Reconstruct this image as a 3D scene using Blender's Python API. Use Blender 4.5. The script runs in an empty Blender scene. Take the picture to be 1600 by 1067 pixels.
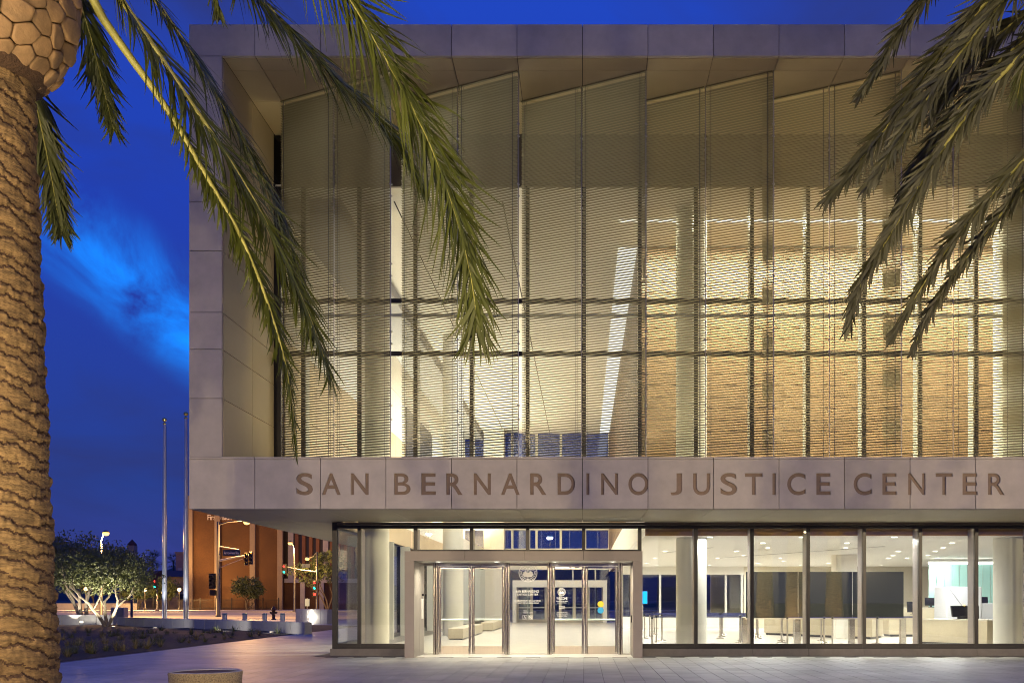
import bpy, bmesh, math, random
import numpy as np
from mathutils import Vector, Matrix

random.seed(7)
rng = np.random.default_rng(7)
SC = bpy.context.scene
COL = SC.collection
R = math.radians

# ------------------------------------------------------------------ camera
EYE = 1.6
FPX, PX0, PY0 = 1500.0, 912.0, 936.0          # focal length and principal point of the shifted lens, in photo pixels
cam_d = bpy.data.cameras.new('camera')
cam = bpy.data.objects.new('camera', cam_d)
COL.objects.link(cam)
cam.location = (0, 0, EYE)
cam.rotation_euler = (R(90), 0, 0)
cam_d.sensor_width = 36
cam_d.lens = 36 * FPX / 1600
cam_d.shift_x = -(PX0 - 800) / 1600
cam_d.shift_y = (PY0 - 533.5) / 1600
cam_d.clip_end = 3000
SC.camera = cam

def P(px, py, Y):
    """real point at depth Y that the photograph shows at px, py"""
    return Vector(((px - PX0) * Y / FPX, Y, EYE + (PY0 - py) * Y / FPX))

# ------------------------------------------------------------------ world
SKY_STRENGTH = 0.30
w = bpy.data.worlds.new('World'); SC.world = w; w.use_nodes = True
nt = w.node_tree; nt.nodes.clear()
def wn(t, **k):
    n = nt.nodes.new(t)
    for a, b in k.items(): setattr(n, a, b)
    return n
def wl(a, b): nt.links.new(a, b)
tc = wn('ShaderNodeTexCoord')
sky = wn('ShaderNodeTexSky', sky_type='NISHITA', sun_disc=False)
sky.sun_elevation = R(1.0); sky.sun_rotation = R(215); sky.altitude = 300
sky.air_density = 1.0; sky.dust_density = 0.3; sky.ozone_density = 6.0
sep = wn('ShaderNodeSeparateXYZ'); wl(tc.outputs['Generated'], sep.inputs[0])
# after-glow blue
bw = wn('ShaderNodeRGBToBW'); wl(sky.outputs[0], bw.inputs[0])
ramp = wn('ShaderNodeValToRGB')
ramp.color_ramp.elements[0].position = 0.0; ramp.color_ramp.elements[0].color = (0.055, 0.060, 0.33, 1)
ramp.color_ramp.elements[1].position = 1.0; ramp.color_ramp.elements[1].color = (0.016, 0.125, 1.05, 1)
e = ramp.color_ramp.elements.new(0.35); e.color = (0.022, 0.068, 0.58, 1)
e = ramp.color_ramp.elements.new(0.11); e.color = (0.030, 0.066, 0.36, 1)
wl(sep.outputs['Z'], ramp.inputs[0])
# clouds : direction projected on a high plane
addz = wn('ShaderNodeMath', operation='ADD'); addz.inputs[1].default_value = 0.22
absz = wn('ShaderNodeMath', operation='ABSOLUTE'); wl(sep.outputs['Z'], absz.inputs[0]); wl(absz.outputs[0], addz.inputs[0])
dv = wn('ShaderNodeVectorMath', operation='SCALE')
inv = wn('ShaderNodeMath', operation='DIVIDE'); inv.inputs[0].default_value = 1.0; wl(addz.outputs[0], inv.inputs[1])
wl(tc.outputs['Generated'], dv.inputs[0]); wl(inv.outputs[0], dv.inputs['Scale'])
mp = wn('ShaderNodeMapping'); mp.inputs['Scale'].default_value = (1.0, 0.75, 0.0); mp.inputs['Location'].default_value = (3.1, 1.7, 0); mp.inputs['Rotation'].default_value = (0, 0, R(25))
wl(dv.outputs[0], mp.inputs[0])
n1 = wn('ShaderNodeTexNoise'); n1.inputs['Scale'].default_value = 1.5; n1.inputs['Detail'].default_value = 6; n1.inputs['Roughness'].default_value = 0.55; n1.inputs['Distortion'].default_value = 0.5
wl(mp.outputs[0], n1.inputs['Vector'])
cr = wn('ShaderNodeValToRGB'); cr.color_ramp.elements[0].position = 0.42; cr.color_ramp.elements[1].position = 0.63
wl(n1.outputs['Fac'], cr.inputs[0])
cl = wn('ShaderNodeMixRGB', blend_type='MIX'); wl(cr.outputs[0], cl.inputs[0])
wl(ramp.outputs[0], cl.inputs[1]); cl.inputs[2].default_value = (0.036, 0.055, 0.27, 1)
# bright break in the cloud, low over the street
gd = P(250, 470, 100) - Vector((0, 0, EYE)); gd.normalize()
vm = wn('ShaderNodeVectorMath', operation='SUBTRACT'); wl(tc.outputs['Generated'], vm.inputs[0]); vm.inputs[1].default_value = gd
rot = wn('ShaderNodeVectorRotate', rotation_type='AXIS_ANGLE'); rot.inputs['Axis'].default_value = (0, 1, 0); rot.inputs['Angle'].default_value = R(-38)
wl(vm.outputs[0], rot.inputs[0])
sc_ = wn('ShaderNodeVectorMath', operation='MULTIPLY'); sc_.inputs[1].default_value = (1 / 0.20, 1 / 0.35, 1 / 0.040); wl(rot.outputs[0], sc_.inputs[0])
ln = wn('ShaderNodeVectorMath', operation='LENGTH'); wl(sc_.outputs[0], ln.inputs[0])
mr = wn('ShaderNodeMapRange'); mr.inputs['From Min'].default_value = 0.0; mr.inputs['From Max'].default_value = 1.5; mr.inputs['To Min'].default_value = 1; mr.inputs['To Max'].default_value = 0; mr.interpolation_type = 'SMOOTHSTEP'
wl(ln.outputs['Value'], mr.inputs['Value'])
n2 = wn('ShaderNodeTexNoise'); n2.inputs['Scale'].default_value = 9; n2.inputs['Detail'].default_value = 7; n2.inputs['Roughness'].default_value = 0.6; n2.inputs['Distortion'].default_value = 0.8
wl(tc.outputs['Generated'], n2.inputs['Vector'])
mr2 = wn('ShaderNodeMapRange'); mr2.inputs['From Min'].default_value = 0.36; mr2.inputs['From Max'].default_value = 0.66
wl(n2.outputs['Fac'], mr2.inputs['Value'])
gm = wn('ShaderNodeMath', operation='MULTIPLY'); wl(mr.outputs[0], gm.inputs[0]); wl(mr2.outputs[0], gm.inputs[1])
gap = wn('ShaderNodeMixRGB', blend_type='MIX'); wl(gm.outputs[0], gap.inputs[0]); wl(cl.outputs[0], gap.inputs[1]); gap.inputs[2].default_value = (0.012, 0.52, 2.1, 1)
# the Nishita sky adds its own soft gradient
mixn = wn('ShaderNodeMixRGB', blend_type='ADD'); mixn.inputs[0].default_value = 0.012
wl(gap.outputs[0], mixn.inputs[1]); wl(sky.outputs[0], mixn.inputs[2])
bg = wn('ShaderNodeBackground'); bg.inputs['Strength'].default_value = SKY_STRENGTH
wl(mixn.outputs[0], bg.inputs['Color'])
wo = wn('ShaderNodeOutputWorld'); wl(bg.outputs[0], wo.inputs['Surface'])

# ------------------------------------------------------------------ exposure, render
vs = SC.view_settings
vs.view_transform = 'Standard'; vs.look = 'None'; vs.exposure = 1.3; vs.gamma = 1.0; vs.use_curve_mapping = False
SC.render.engine = 'CYCLES'
cy = SC.cycles
cy.max_bounces = 8; cy.diffuse_bounces = 4; cy.glossy_bounces = 4; cy.transmission_bounces = 4; cy.transparent_max_bounces = 24
cy.sample_clamp_indirect = 4.0; cy.sample_clamp_direct = 0
cy.caustics_reflective = False; cy.caustics_refractive = False
cy.filter_width = 1.05
cy.use_adaptive_sampling = True; cy.adaptive_threshold = 0.01
try:
    cy.use_denoising = True; cy.denoiser = 'OPENIMAGEDENOISE'; cy.denoising_input_passes = 'RGB_ALBEDO_NORMAL'
except Exception: pass

WARM = (1.0, 0.80, 0.52); CREAM = (1.0, 0.90, 0.66); LOBBY = (1.0, 0.97, 0.94); SODIUM = (1.0, 0.52, 0.16); COOL = (0.85, 0.93, 1.0)
def area(name, loc, rot, sx, sy, power, col=CREAM, spread=180, shape='RECTANGLE'):
    d = bpy.data.lights.new(name, 'AREA'); d.shape = shape; d.size = sx
    if shape in ('RECTANGLE', 'ELLIPSE'): d.size_y = sy
    d.energy = power; d.color = col; d.spread = R(spread)
    o = bpy.data.objects.new(name, d); o.location = loc; o.rotation_euler = rot; COL.objects.link(o); return o
def spot(name, loc, target, power, angle, col=WARM, radius=0.08, blend=0.6):
    d = bpy.data.lights.new(name, 'SPOT'); d.energy = power; d.color = col; d.spot_size = R(angle); d.spot_blend = blend; d.shadow_soft_size = radius
    o = bpy.data.objects.new(name, d); o.location = loc
    o.rotation_euler = (Vector(target) - Vector(loc)).to_track_quat('-Z', 'Y').to_euler(); COL.objects.link(o); return o
def point(name, loc, power, col=SODIUM, radius=0.15):
    d = bpy.data.lights.new(name, 'POINT'); d.energy = power; d.color = col; d.shadow_soft_size = radius
    o = bpy.data.objects.new(name, d); o.location = loc; COL.objects.link(o); return o

# ------------------------------------------------------------------ planes of the building (metres)
D1, D2 = 23.44, 27.36            # stone frame front, glass line
XL = -9.64                        # left edge
XLI = -8.83                       # inner face of the left pillar
XR = 24.0
Z0, Z1, Z2, Z3 = 3.80, 5.07, 14.85, 15.63
ATC = 13.35                       # atrium ceiling
DB = 68.0                         # rear glass
LC = 3.45                         # low lobby ceiling
XW = 1.85                         # left face of the timber clad volume
YW = 32.0                         # its front face

# building's own lamps, added atrium fill, dim plaza lamps
area('cove_lamp', (8.5, 29.8, 13.28), (0, 0, 0), 14, 0.10, 1100, CREAM)
area('wall_wash_lamp', (9.0, 30.4, 13.25), (R(20), 0, 0), 15, 0.2, 1700, (1.0, 0.86, 0.60), 150)
area('atrium_up_fill', (-3.0, 38, 12.9), (R(180), 0, 0), 7, 9, 10, CREAM)  # fill without a fixture, added to brighten the atrium ceiling

# ------------------------------------------------------------------ materials
MATS = {}
def mat(name, col, rough=0.6, metal=0.0, var=0.0, vscale=4.0, bump=0.0, bscale=20.0, spec=0.5, rnd=0.0, stretch=(1, 1, 1), coord='POS', emit=None, es=0.0, detail=5):
    if name in MATS: return MATS[name]
    m = bpy.data.materials.new(name); m.use_nodes = True
    t = m.node_tree; b = t.nodes['Principled BSDF']
    b.inputs['Roughness'].default_value = rough; b.inputs['Metallic'].default_value = metal
    b.inputs['Specular IOR Level'].default_value = spec
    b.inputs['Base Color'].default_value = (*col, 1)
    if emit:
        b.inputs['Emission Color'].default_value = (*emit, 1); b.inputs['Emission Strength'].default_value = es
    src = None
    if var or bump:
        if coord == 'POS':
            g = t.nodes.new('ShaderNodeNewGeometry'); out = g.outputs['Position']
        else:
            g = t.nodes.new('ShaderNodeTexCoord'); out = g.outputs['Object']
        mpn = t.nodes.new('ShaderNodeMapping'); mpn.inputs['Scale'].default_value = stretch
        t.links.new(out, mpn.inputs[0]); src = mpn.outputs[0]
    last = None
    if var:
        n = t.nodes.new('ShaderNodeTexNoise'); n.inputs['Scale'].default_value = vscale; n.inputs['Detail'].default_value = detail; n.inputs['Roughness'].default_value = 0.6
        t.links.new(src, n.inputs['Vector'])
        mr = t.nodes.new('ShaderNodeMapRange'); mr.inputs['From Min'].default_value = 0.25; mr.inputs['From Max'].default_value = 0.75
        mr.inputs['To Min'].default_value = 1 - var; mr.inputs['To Max'].default_value = 1 + var
        t.links.new(n.outputs['Fac'], mr.inputs['Value'])
        last = mr.outputs[0]
    if rnd:
        oi = t.nodes.new('ShaderNodeObjectInfo')
        mr = t.nodes.new('ShaderNodeMapRange'); mr.inputs['To Min'].default_value = 1 - rnd; mr.inputs['To Max'].default_value = 1 + rnd
        t.links.new(oi.outputs['Random'], mr.inputs['Value'])
        if last is not None:
            mu = t.nodes.new('ShaderNodeMath'); mu.operation = 'MULTIPLY'; t.links.new(last, mu.inputs[0]); t.links.new(mr.outputs[0], mu.inputs[1]); last = mu.outputs[0]
        else: last = mr.outputs[0]
    if last is not None:
        hs = t.nodes.new('ShaderNodeVectorMath'); hs.operation = 'SCALE'; hs.inputs[0].default_value = col
        t.links.new(last, hs.inputs['Scale']); t.links.new(hs.outputs[0], b.inputs['Base Color'])
    if bump:
        n = t.nodes.new('ShaderNodeTexNoise'); n.inputs['Scale'].default_value = bscale; n.inputs['Detail'].default_value = 6
        t.links.new(src, n.inputs['Vector'])
        bp = t.nodes.new('ShaderNodeBump'); bp.inputs['Strength'].default_value = bump; bp.inputs['Distance'].default_value = 0.02
        t.links.new(n.outputs['Fac'], bp.inputs['Height']); t.links.new(bp.outputs[0], b.inputs['Normal'])
    MATS[name] = m
    return m
def glow(name, col, s):
    if name in MATS: return MATS[name]
    m = bpy.data.materials.new(name); m.use_nodes = True; t = m.node_tree; t.nodes.clear()
    e = t.nodes.new('ShaderNodeEmission'); e.inputs[0].default_value = (*col, 1); e.inputs[1].default_value = s
    o = t.nodes.new('ShaderNodeOutputMaterial'); t.links.new(e.outputs[0], o.inputs[0]); MATS[name] = m; return m
def glass(name, tint, base=0.04, gain=0.6):
    if name in MATS: return MATS[name]
    m = bpy.data.materials.new(name); m.use_nodes = True; t = m.node_tree; t.nodes.clear()
    tr = t.nodes.new('ShaderNodeBsdfTransparent'); tr.inputs[0].default_value = (*tint, 1)
    gl = t.nodes.new('ShaderNodeBsdfGlossy'); gl.inputs['Roughness'].default_value = 0.0; gl.inputs[0].default_value = (1, 1, 1, 1)
    lw = t.nodes.new('ShaderNodeLayerWeight'); lw.inputs[0].default_value = 0.5
    pw = t.nodes.new('ShaderNodeMath'); pw.operation = 'POWER'; pw.inputs[1].default_value = 5; t.links.new(lw.outputs['Facing'], pw.inputs[0])
    ma = t.nodes.new('ShaderNodeMath'); ma.operation = 'MULTIPLY_ADD'; ma.inputs[1].default_value = gain; ma.inputs[2].default_value = base; t.links.new(pw.outputs[0], ma.inputs[0])
    mx = t.nodes.new('ShaderNodeMixShader'); t.links.new(ma.outputs[0], mx.inputs[0]); t.links.new(tr.outputs[0], mx.inputs[1]); t.links.new(gl.outputs[0], mx.inputs[2])
    o = t.nodes.new('ShaderNodeOutputMaterial'); t.links.new(mx.outputs[0], o.inputs[0]); MATS[name] = m; return m

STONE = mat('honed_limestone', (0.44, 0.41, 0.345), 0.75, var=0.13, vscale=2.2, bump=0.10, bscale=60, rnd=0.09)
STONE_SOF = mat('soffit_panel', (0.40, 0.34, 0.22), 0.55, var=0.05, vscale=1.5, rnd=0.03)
CURB = mat('grey_curb_stone', (0.20, 0.19, 0.18), 0.65, var=0.12, vscale=5)
LETTER = mat('letter_recess_shade', (0.22, 0.16, 0.11), 0.7, var=0.15, vscale=8)  # letter floor tone with the shade of the recess put into the colour
JOINT = mat('joint_shadow_gap', (0.05, 0.045, 0.04), 0.9)
BLACK = mat('black_anodised', (0.018, 0.017, 0.02), 0.35, 0.3)
ALU = mat('clear_anodised', (0.55, 0.54, 0.50), 0.40, 0.5)
FIN = mat('painted_mullion_fin', (0.60, 0.60, 0.55), 0.5)
PANEL = mat('champagne_metal_panel', (0.34, 0.31, 0.29), 0.48, 0.15, var=0.04, vscale=3)
STEEL = mat('polished_stainless', (0.54, 0.50, 0.45), 0.16, 1.0, bump=0.05, bscale=7)
BRUSH = mat('brushed_stainless', (0.42, 0.39, 0.35), 0.34, 1.0, var=0.06, vscale=30, stretch=(1, 1, 0.05))
GLASS = glass('clear_glass', (0.94, 0.965, 0.945), 0.055)
DGLASS = glass('tinted_glass', (0.35, 0.38, 0.36), 0.06)
SLAT = mat('louvre_aluminium', (0.19, 0.175, 0.115), 0.42, 0.2)
CABLE = mat('guide_cable', (0.06, 0.06, 0.09), 0.4, 0.8)
WHITE = mat('white_plaster', (0.78, 0.74, 0.66), 0.8, var=0.03, vscale=1.2)
CEIL = mat('white_ceiling', (0.80, 0.77, 0.72), 0.8, var=0.02, vscale=2)
TAN = mat('tan_wall_panel', (0.55, 0.43, 0.27), 0.6, var=0.06, vscale=1.5, rnd=0.04)
WOOD = mat('timber_slats', (0.150, 0.090, 0.040), 0.5, var=0.28, vscale=3, stretch=(0.5, 0.5, 9), rnd=0.10)
LFLOOR = mat('polished_stone_floor', (0.64, 0.60, 0.52), 0.22, var=0.06, vscale=2)
CONC = mat('column_concrete', (0.66, 0.64, 0.56), 0.7, var=0.04, vscale=2, bump=0.03)
DARKP = mat('dark_screen_panel', (0.022, 0.024, 0.021), 0.2, spec=0.2)
PAVER = mat('concrete_paver', (0.35, 0.34, 0.325), 0.5, var=0.30, vscale=0.9, bump=0.06, bscale=90, rnd=0.09)
GROUT = mat('paver_joint_sand', (0.13, 0.12, 0.115), 0.9)
SOIL = mat('bark_mulch', (0.055, 0.042, 0.030), 0.95, var=0.45, vscale=9, bump=0.9, bscale=22)
ASPH = mat('asphalt', (0.30, 0.27, 0.23), 0.75, var=0.15, vscale=1.0, bump=0.1)
CONCW = mat('cast_concrete', (0.36, 0.35, 0.34), 0.7, var=0.10, vscale=4, bump=0.06, rnd=0.05)
EARTH = mat('dry_earth', (0.10, 0.085, 0.06), 0.95, var=0.2, vscale=0.1)

# ------------------------------------------------------------------ mesh helpers
def wloc(o):
    v = Vector((0, 0, 0))
    while o is not None:
        v += o.location; o = o.parent
    return v
class MB:
    def __init__(s): s.v = []; s.f = []; s.sm = []
    def add(s, verts, faces, smooth=False):
        n = len(s.v); s.v += [tuple(p) for p in verts]
        s.f += [tuple(i + n for i in f) for f in faces]; s.sm += [smooth] * len(faces); return s
    def box(s, x0, x1, y0, y1, z0, z1):
        return s.add([(x0, y0, z0), (x1, y0, z0), (x1, y1, z0), (x0, y1, z0), (x0, y0, z1), (x1, y0, z1), (x1, y1, z1), (x0, y1, z1)],
                     [(0, 3, 2, 1), (4, 5, 6, 7), (0, 1, 5, 4), (1, 2, 6, 5), (2, 3, 7, 6), (3, 0, 4, 7)])
    def cbox(s, x0, x1, y0, y1, z0, z1, c=0.01):
        """box with a chamfered outline on the upright edges and top edge"""
        pts = [(x0 + c, y0), (x1 - c, y0), (x1, y0 + c), (x1, y1 - c), (x1 - c, y1), (x0 + c, y1), (x0, y1 - c), (x0, y0 + c)]
        cx, cyy = (x0 + x1) / 2, (y0 + y1) / 2
        V = [(x, y, z0) for x, y in pts] + [(x, y, z1 - c) for x, y in pts]
        V += [(x + (c if x < cx else -c), y + (c if y < cyy else -c), z1) for x, y in pts]
        F = []
        for k in range(2):
            for i in range(8):
                j = (i + 1) % 8; F.append((k * 8 + i, k * 8 + j, k * 8 + 8 + j, k * 8 + 8 + i))
        F.append(tuple(range(16, 24))); F.append(tuple(range(7, -1, -1)))
        return s.add(V, F)
    def tube(s, pts, rad, n=10, cap=True, smooth=True):
        pts = [Vector(p) for p in pts]
        if not hasattr(rad, '__len__'): rad = [rad] * len(pts)
        rings = []; up = None
        for i, p in enumerate(pts):
            t = (pts[min(i + 1, len(pts) - 1)] - pts[max(i - 1, 0)])
            if t.length < 1e-9: t = Vector((0, 0, 1))
            t.normalize()
            if up is None:
                up = Vector((1, 0, 0)) if abs(t.x) < 0.8 else Vector((0, 1, 0))
            a = (up - t * up.dot(t)); a.normalize(); b = t.cross(a); up = a
            rings.append([p + (a * math.cos(2 * math.pi * k / n) + b * math.sin(2 * math.pi * k / n)) * rad[i] for k in range(n)])
        V = [v for r in rings for v in r]; F = []
        for i in range(len(pts) - 1):
            for k in range(n):
                k2 = (k + 1) % n; F.append((i * n + k, i * n + k2, (i + 1) * n + k2, (i + 1) * n + k))
        s.add(V, F, smooth)
        if cap:
            s.add(rings[0], [tuple(range(n - 1, -1, -1))]); s.add(rings[-1], [tuple(range(n))])
        return s
    def lathe(s, prof, c=(0, 0, 0), n=32, smooth=True):
        V = []; F = []
        for r, z in prof:
            for k in range(n):
                a = 2 * math.pi * k / n; V.append((c[0] + r * math.cos(a), c[1] + r * math.sin(a), c[2] + z))
        for i in range(len(prof) - 1):
            for k in range(n):
                k2 = (k + 1) % n; F.append((i * n + k, i * n + k2, (i + 1) * n + k2, (i + 1) * n + k))
        s.add(V, F, smooth); return s
    def disc(s, c, r, n=24, nz=1, axis='z'):
        V = []
        for k in range(n):
            a = 2 * math.pi * k / n
            V.append((c[0] + r * math.cos(a), c[1] + r * math.sin(a), c[2]) if axis == 'z' else (c[0] + r * math.cos(a), c[1], c[2] + r * math.sin(a)))
        return s.add(V, [tuple(range(n)) if nz > 0 else tuple(range(n - 1, -1, -1))])
    def mesh(s, name, m, off=Vector((0, 0, 0))):
        me = bpy.data.meshes.new(name)
        me.from_pydata([(x - off[0], y - off[1], z - off[2]) for x, y, z in s.v], [], s.f)
        me.polygons.foreach_set('use_smooth', s.sm)
        if m: me.materials.append(m)
        me.update(); return me
    def build(s, name, m, parent=None, kind=None):
        me = s.mesh(name, m, wloc(parent)); o = bpy.data.objects.new(name, me); COL.objects.link(o)
        if parent: o.parent = parent
        if kind: o['kind'] = kind
        return o
def inst(name, me, parent=None, loc=(0, 0, 0), rot=(0, 0, 0), scale=(1, 1, 1)):
    o = bpy.data.objects.new(name, me); COL.objects.link(o); o.parent = parent
    o.location = loc; o.rotation_euler = rot; o.scale = scale; return o
def tag(o, label=None, cat=None, group=None, kind=None):
    if label: o['label'] = label
    if cat: o['category'] = cat
    if group: o['group'] = group
    if kind: o['kind'] = kind
    return o
def thing(name, label, cat, loc=(0, 0, 0), group=None):
    o = bpy.data.objects.new(name, None); COL.objects.link(o); o.location = loc; o.empty_display_size = 0.2
    return tag(o, label, cat, group)
def kids(o): return CH.get(o.name, []) if False else [c for c in o.children]
def dup(root, loc=None, rotz=None, label=None, scale=None):
    def rec(o, par):
        c = o.copy(); COL.objects.link(c); c.parent = par
        for ch in list(o.children): rec(ch, c)
        return c
    r = rec(root, None)
    if loc is not None: r.location = loc
    if rotz is not None: r.rotation_euler = (0, 0, rotz)
    if scale: r.scale = (scale,) * 3
    if label: r['label'] = label
    return r
def node(name, parent):
    """a part that only holds its own pieces"""
    o = bpy.data.objects.new(name, None); COL.objects.link(o); o.parent = parent; o.empty_display_size = 0.1; return o

def text_mb(s, x0, x1, z0, z1, y, depth, bold=0.0):
    cu = bpy.data.curves.new('t', 'FONT'); cu.body = s; cu.extrude = 0.02; cu.offset = bold; cu.resolution_u = 6
    o = bpy.data.objects.new('t', cu); COL.objects.link(o)
    dg = bpy.context.evaluated_depsgraph_get(); me = bpy.data.meshes.new_from_object(o.evaluated_get(dg))
    V = np.array([v.co for v in me.vertices]); F = [tuple(p.vertices) for p in me.polygons]
    bpy.data.objects.remove(o); bpy.data.curves.remove(cu); bpy.data.meshes.remove(me)
    mn, mx = V.min(0), V.max(0)
    X = x0 + (V[:, 0] - mn[0]) / max(mx[0] - mn[0], 1e-6) * (x1 - x0)
    Z = z0 + (V[:, 1] - mn[1]) / max(mx[1] - mn[1], 1e-6) * (z1 - z0)
    Yv = y + (mx[2] - V[:, 2]) / max(mx[2] - mn[2], 1e-6) * depth
    b = MB(); b.add(list(zip(X, Yv, Z)), F); return b

# ================================================================== GROUND
MB().box(-1500, 1500, -400, 2400, -0.6, -0.30).build('ground', EARTH, None, 'structure')
# plaza slab with real pavers on it
pave = MB().box(-13.5, 40, -30, 78, -0.25, -0.012).build('pavement', GROUT, None, 'structure')
MB().box(-60, -13.5, 58, 78, -0.25, -0.012).box(-60, -13.5, -30, 24.0, -0.25, -0.012).build('path', GROUT, None, 'structure')
PWx, PWy = 0.4, 0.8
pav_me = MB().cbox(0.004, PWx - 0.004, 0.004, PWy - 0.004, -0.012, 0.0, 0.003).mesh('paver', PAVER)
cells = []
nx0, nx1 = int(-40 / PWx), int(30 / PWx)
stuffp = MB()
for iy in range(int(-6 / PWy), int(77 / PWy)):
    for ix in range(int(-34 / PWx), int(16 / PWx)):
        x, y = ix * PWx, iy * PWy + (0.4 if ix % 2 else 0)
        if y + PWy > 27.2 and x + PWx > -7.35: continue
        if x < -13.5 - 0.01 and 23.2 < y < 58: continue
        if x < -13.5 and y >= 58 and x < -60: continue
        if y > 45 and x < -28: continue
        cells.append((x, y))
def shown(c):
    x, y = c
    if y < 18.0: return 0
    px = PX0 + (x + .2) * FPX / (y + .4)
    if px < 92 or px > 1600: return 0
    return 1.0 / (y * y)
cells.sort(key=lambda c: -shown(c))
for x, y in cells[:296]:
    inst('paver', pav_me, pave, (x, y, random.uniform(-0.0012, 0.0012)))
for x, y in cells[296:]:
    dz = random.uniform(-0.0012, 0.0012)
    a, b, c, d = x + .004, x + PWx - .004, y + .004, y + PWy - .004
    stuffp.add([(a, c, dz), (b, c, dz), (b, d, dz), (a, d, dz), (a - .003, c - .003, -.012), (b + .003, c - .003, -.012), (b + .003, d + .003, -.012), (a - .003, d + .003, -.012)],
               [(0, 1, 2, 3), (4, 5, 1, 0), (5, 6, 2, 1), (6, 7, 3, 2), (7, 4, 0, 3)])
stuffp.build('pavers', PAVER, pave, 'stuff')
# street with kerbs
road = MB().box(-400, 400, 79.0, 132, -0.28, -0.14).build('road', ASPH, None, 'structure')
MB().box(-400, 400, 78.0, 78.98, -0.28, 0.0).build('kerb', CONCW, None, 'structure')
MB().box(-400, 400, 132.02, 146, -0.28, 0.0).build('far_pavement', CONCW, None, 'structure')
mk = MB()
PAINT = mat('road_paint', (0.6, 0.58, 0.52), 0.7, var=0.2, vscale=2)
for i in range(-30, 8):
    mk.box(i * 9, i * 9 + 3, 97, 97.15, -0.14, -0.136); mk.box(i * 9, i * 9 + 3, 114, 114.15, -0.14, -0.136)
mk.box(-270, 60, 105.2, 105.35, -0.14, -0.136); mk.box(-270, 60, 105.6, 105.75, -0.14, -0.136)
mk.build('road_markings', PAINT, road)
# hills
hv, hf = [], []
N = 90
for i in range(N + 1):
    x = -1400 + 2800 * i / N
    h = 55 + 26 * math.sin(i * 0.31) + 14 * math.sin(i * 0.83 + 1) + 6 * math.sin(i * 1.9)
    hv += [(x, 1500, -0.4), (x, 1750, h), (x, 2300, -0.4)]
for i in range(N):
    for k in range(2):
        a = i * 3 + k; hf.append((a, a + 3, a + 4, a + 1))
MB().add(hv, hf, True).build('hills', mat('hill_scrub', (0.06, 0.055, 0.05), 0.95, var=0.2, vscale=0.02), None, 'structure')

# planting bed
bed = MB()
nxb, nyb = 80, 60
bv = []; bf = []
for j in range(nyb + 1):
    for i in range(nxb + 1):
        y = 24.0 + (57.8 - 24.0) * j / nyb; x = -60 + (-13.52 + 60) * i / nxb
        edge = min(1, (nxb - i) / 3.0, j / 3.0)
        bv.append((x, y, 0.0 + edge * (0.06 + 0.05 * math.sin(x * 1.3) * math.cos(y * 0.9) + random.uniform(-0.015, 0.015))))
for j in range(nyb):
    for i in range(nxb):
        a = j * (nxb + 1) + i; bf.append((a, a + 1, a + nxb + 2, a + nxb + 1))
bed.add(bv, bf, True).box(-60, -13.52, 24.0, 57.8, -0.25, -0.02).build('planting_bed', SOIL, None, 'structure')

# ================================================================== COURTHOUSE
ch = thing('courthouse', 'modern courthouse with pale stone frame, louvred glass front and engraved lettering', 'building', (XL, D1, 0))
CH = {}
g = 0.008
mods = [XL] + [1.6 * k - 0.03 for k in range(-5, 15)] + [XR]
T = 0.10
def panel_front(x0, x1, z0, z1, m=STONE, y=D1, name='stone_panel', par=ch):
    return MB().box(x0 + g, x1 - g, y, y + T, z0 + g, z1 - g).build(name, m, par)
# core behind the panels, kept well behind the joint gaps
core = MB()
core.box(XL + .03, XR, D1 + .06, D2 + .6, Z2 + .06, Z3 - .03)
core.box(XL + .03, XLI - .06, D1 + .06, DB + 3, Z0 + .06, Z2 + .06)
core.box(XL + .03, XR, D1 + .06, D2 - .10, Z0 + .06, Z1 - .03)
core.box(XL + .03, XLI - .06, D1 + .06, DB + 3, Z2 + .06, Z3 - .03)
core.box(XLI - .06, XR, D2 + .6, DB + 3, Z3 - .35, Z3 - .05)
core.box(XR - .3, XR, D2 + .6, DB + 3, 0, Z3 - .35)
core.box(XL + .03, -7.25, D2 - .1, DB + 3, Z0 + .06, 4.3)
core.build('frame_core', JOINT, ch)
for a, b in zip(mods[:-1], mods[1:]):
    panel_front(a, b, Z2, Z3)
    MB().box(a + g, b - g, D1 + T + 2 * g, D2 + .6, Z3 - .04, Z3).build('coping', STONE, ch)
zj = [Z1, 6.5, 7.70, 8.60, 10.10, 11.29, Z2]
for a, b in zip(zj[:-1], zj[1:]):
    panel_front(XL, XLI, a, b)
    for ya, yb in ((D1 + T + g, 25.6), (25.6, D2)):
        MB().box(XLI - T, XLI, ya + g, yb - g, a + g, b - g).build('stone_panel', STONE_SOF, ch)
# outer left face
ys = [D1 + T + g] + [25.6 + 3.2 * k for k in range(14)]
for ya, yb in zip(ys[:-1], ys[1:]):
    for a, b in ((Z0, Z1), (Z1, 8.6), (8.6, 11.29), (11.29, Z2), (Z2, Z3)):
        MB().box(XL, XL + .028, ya + g, yb - g, a + g, b - g).build('side_panel', STONE, ch)
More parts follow.
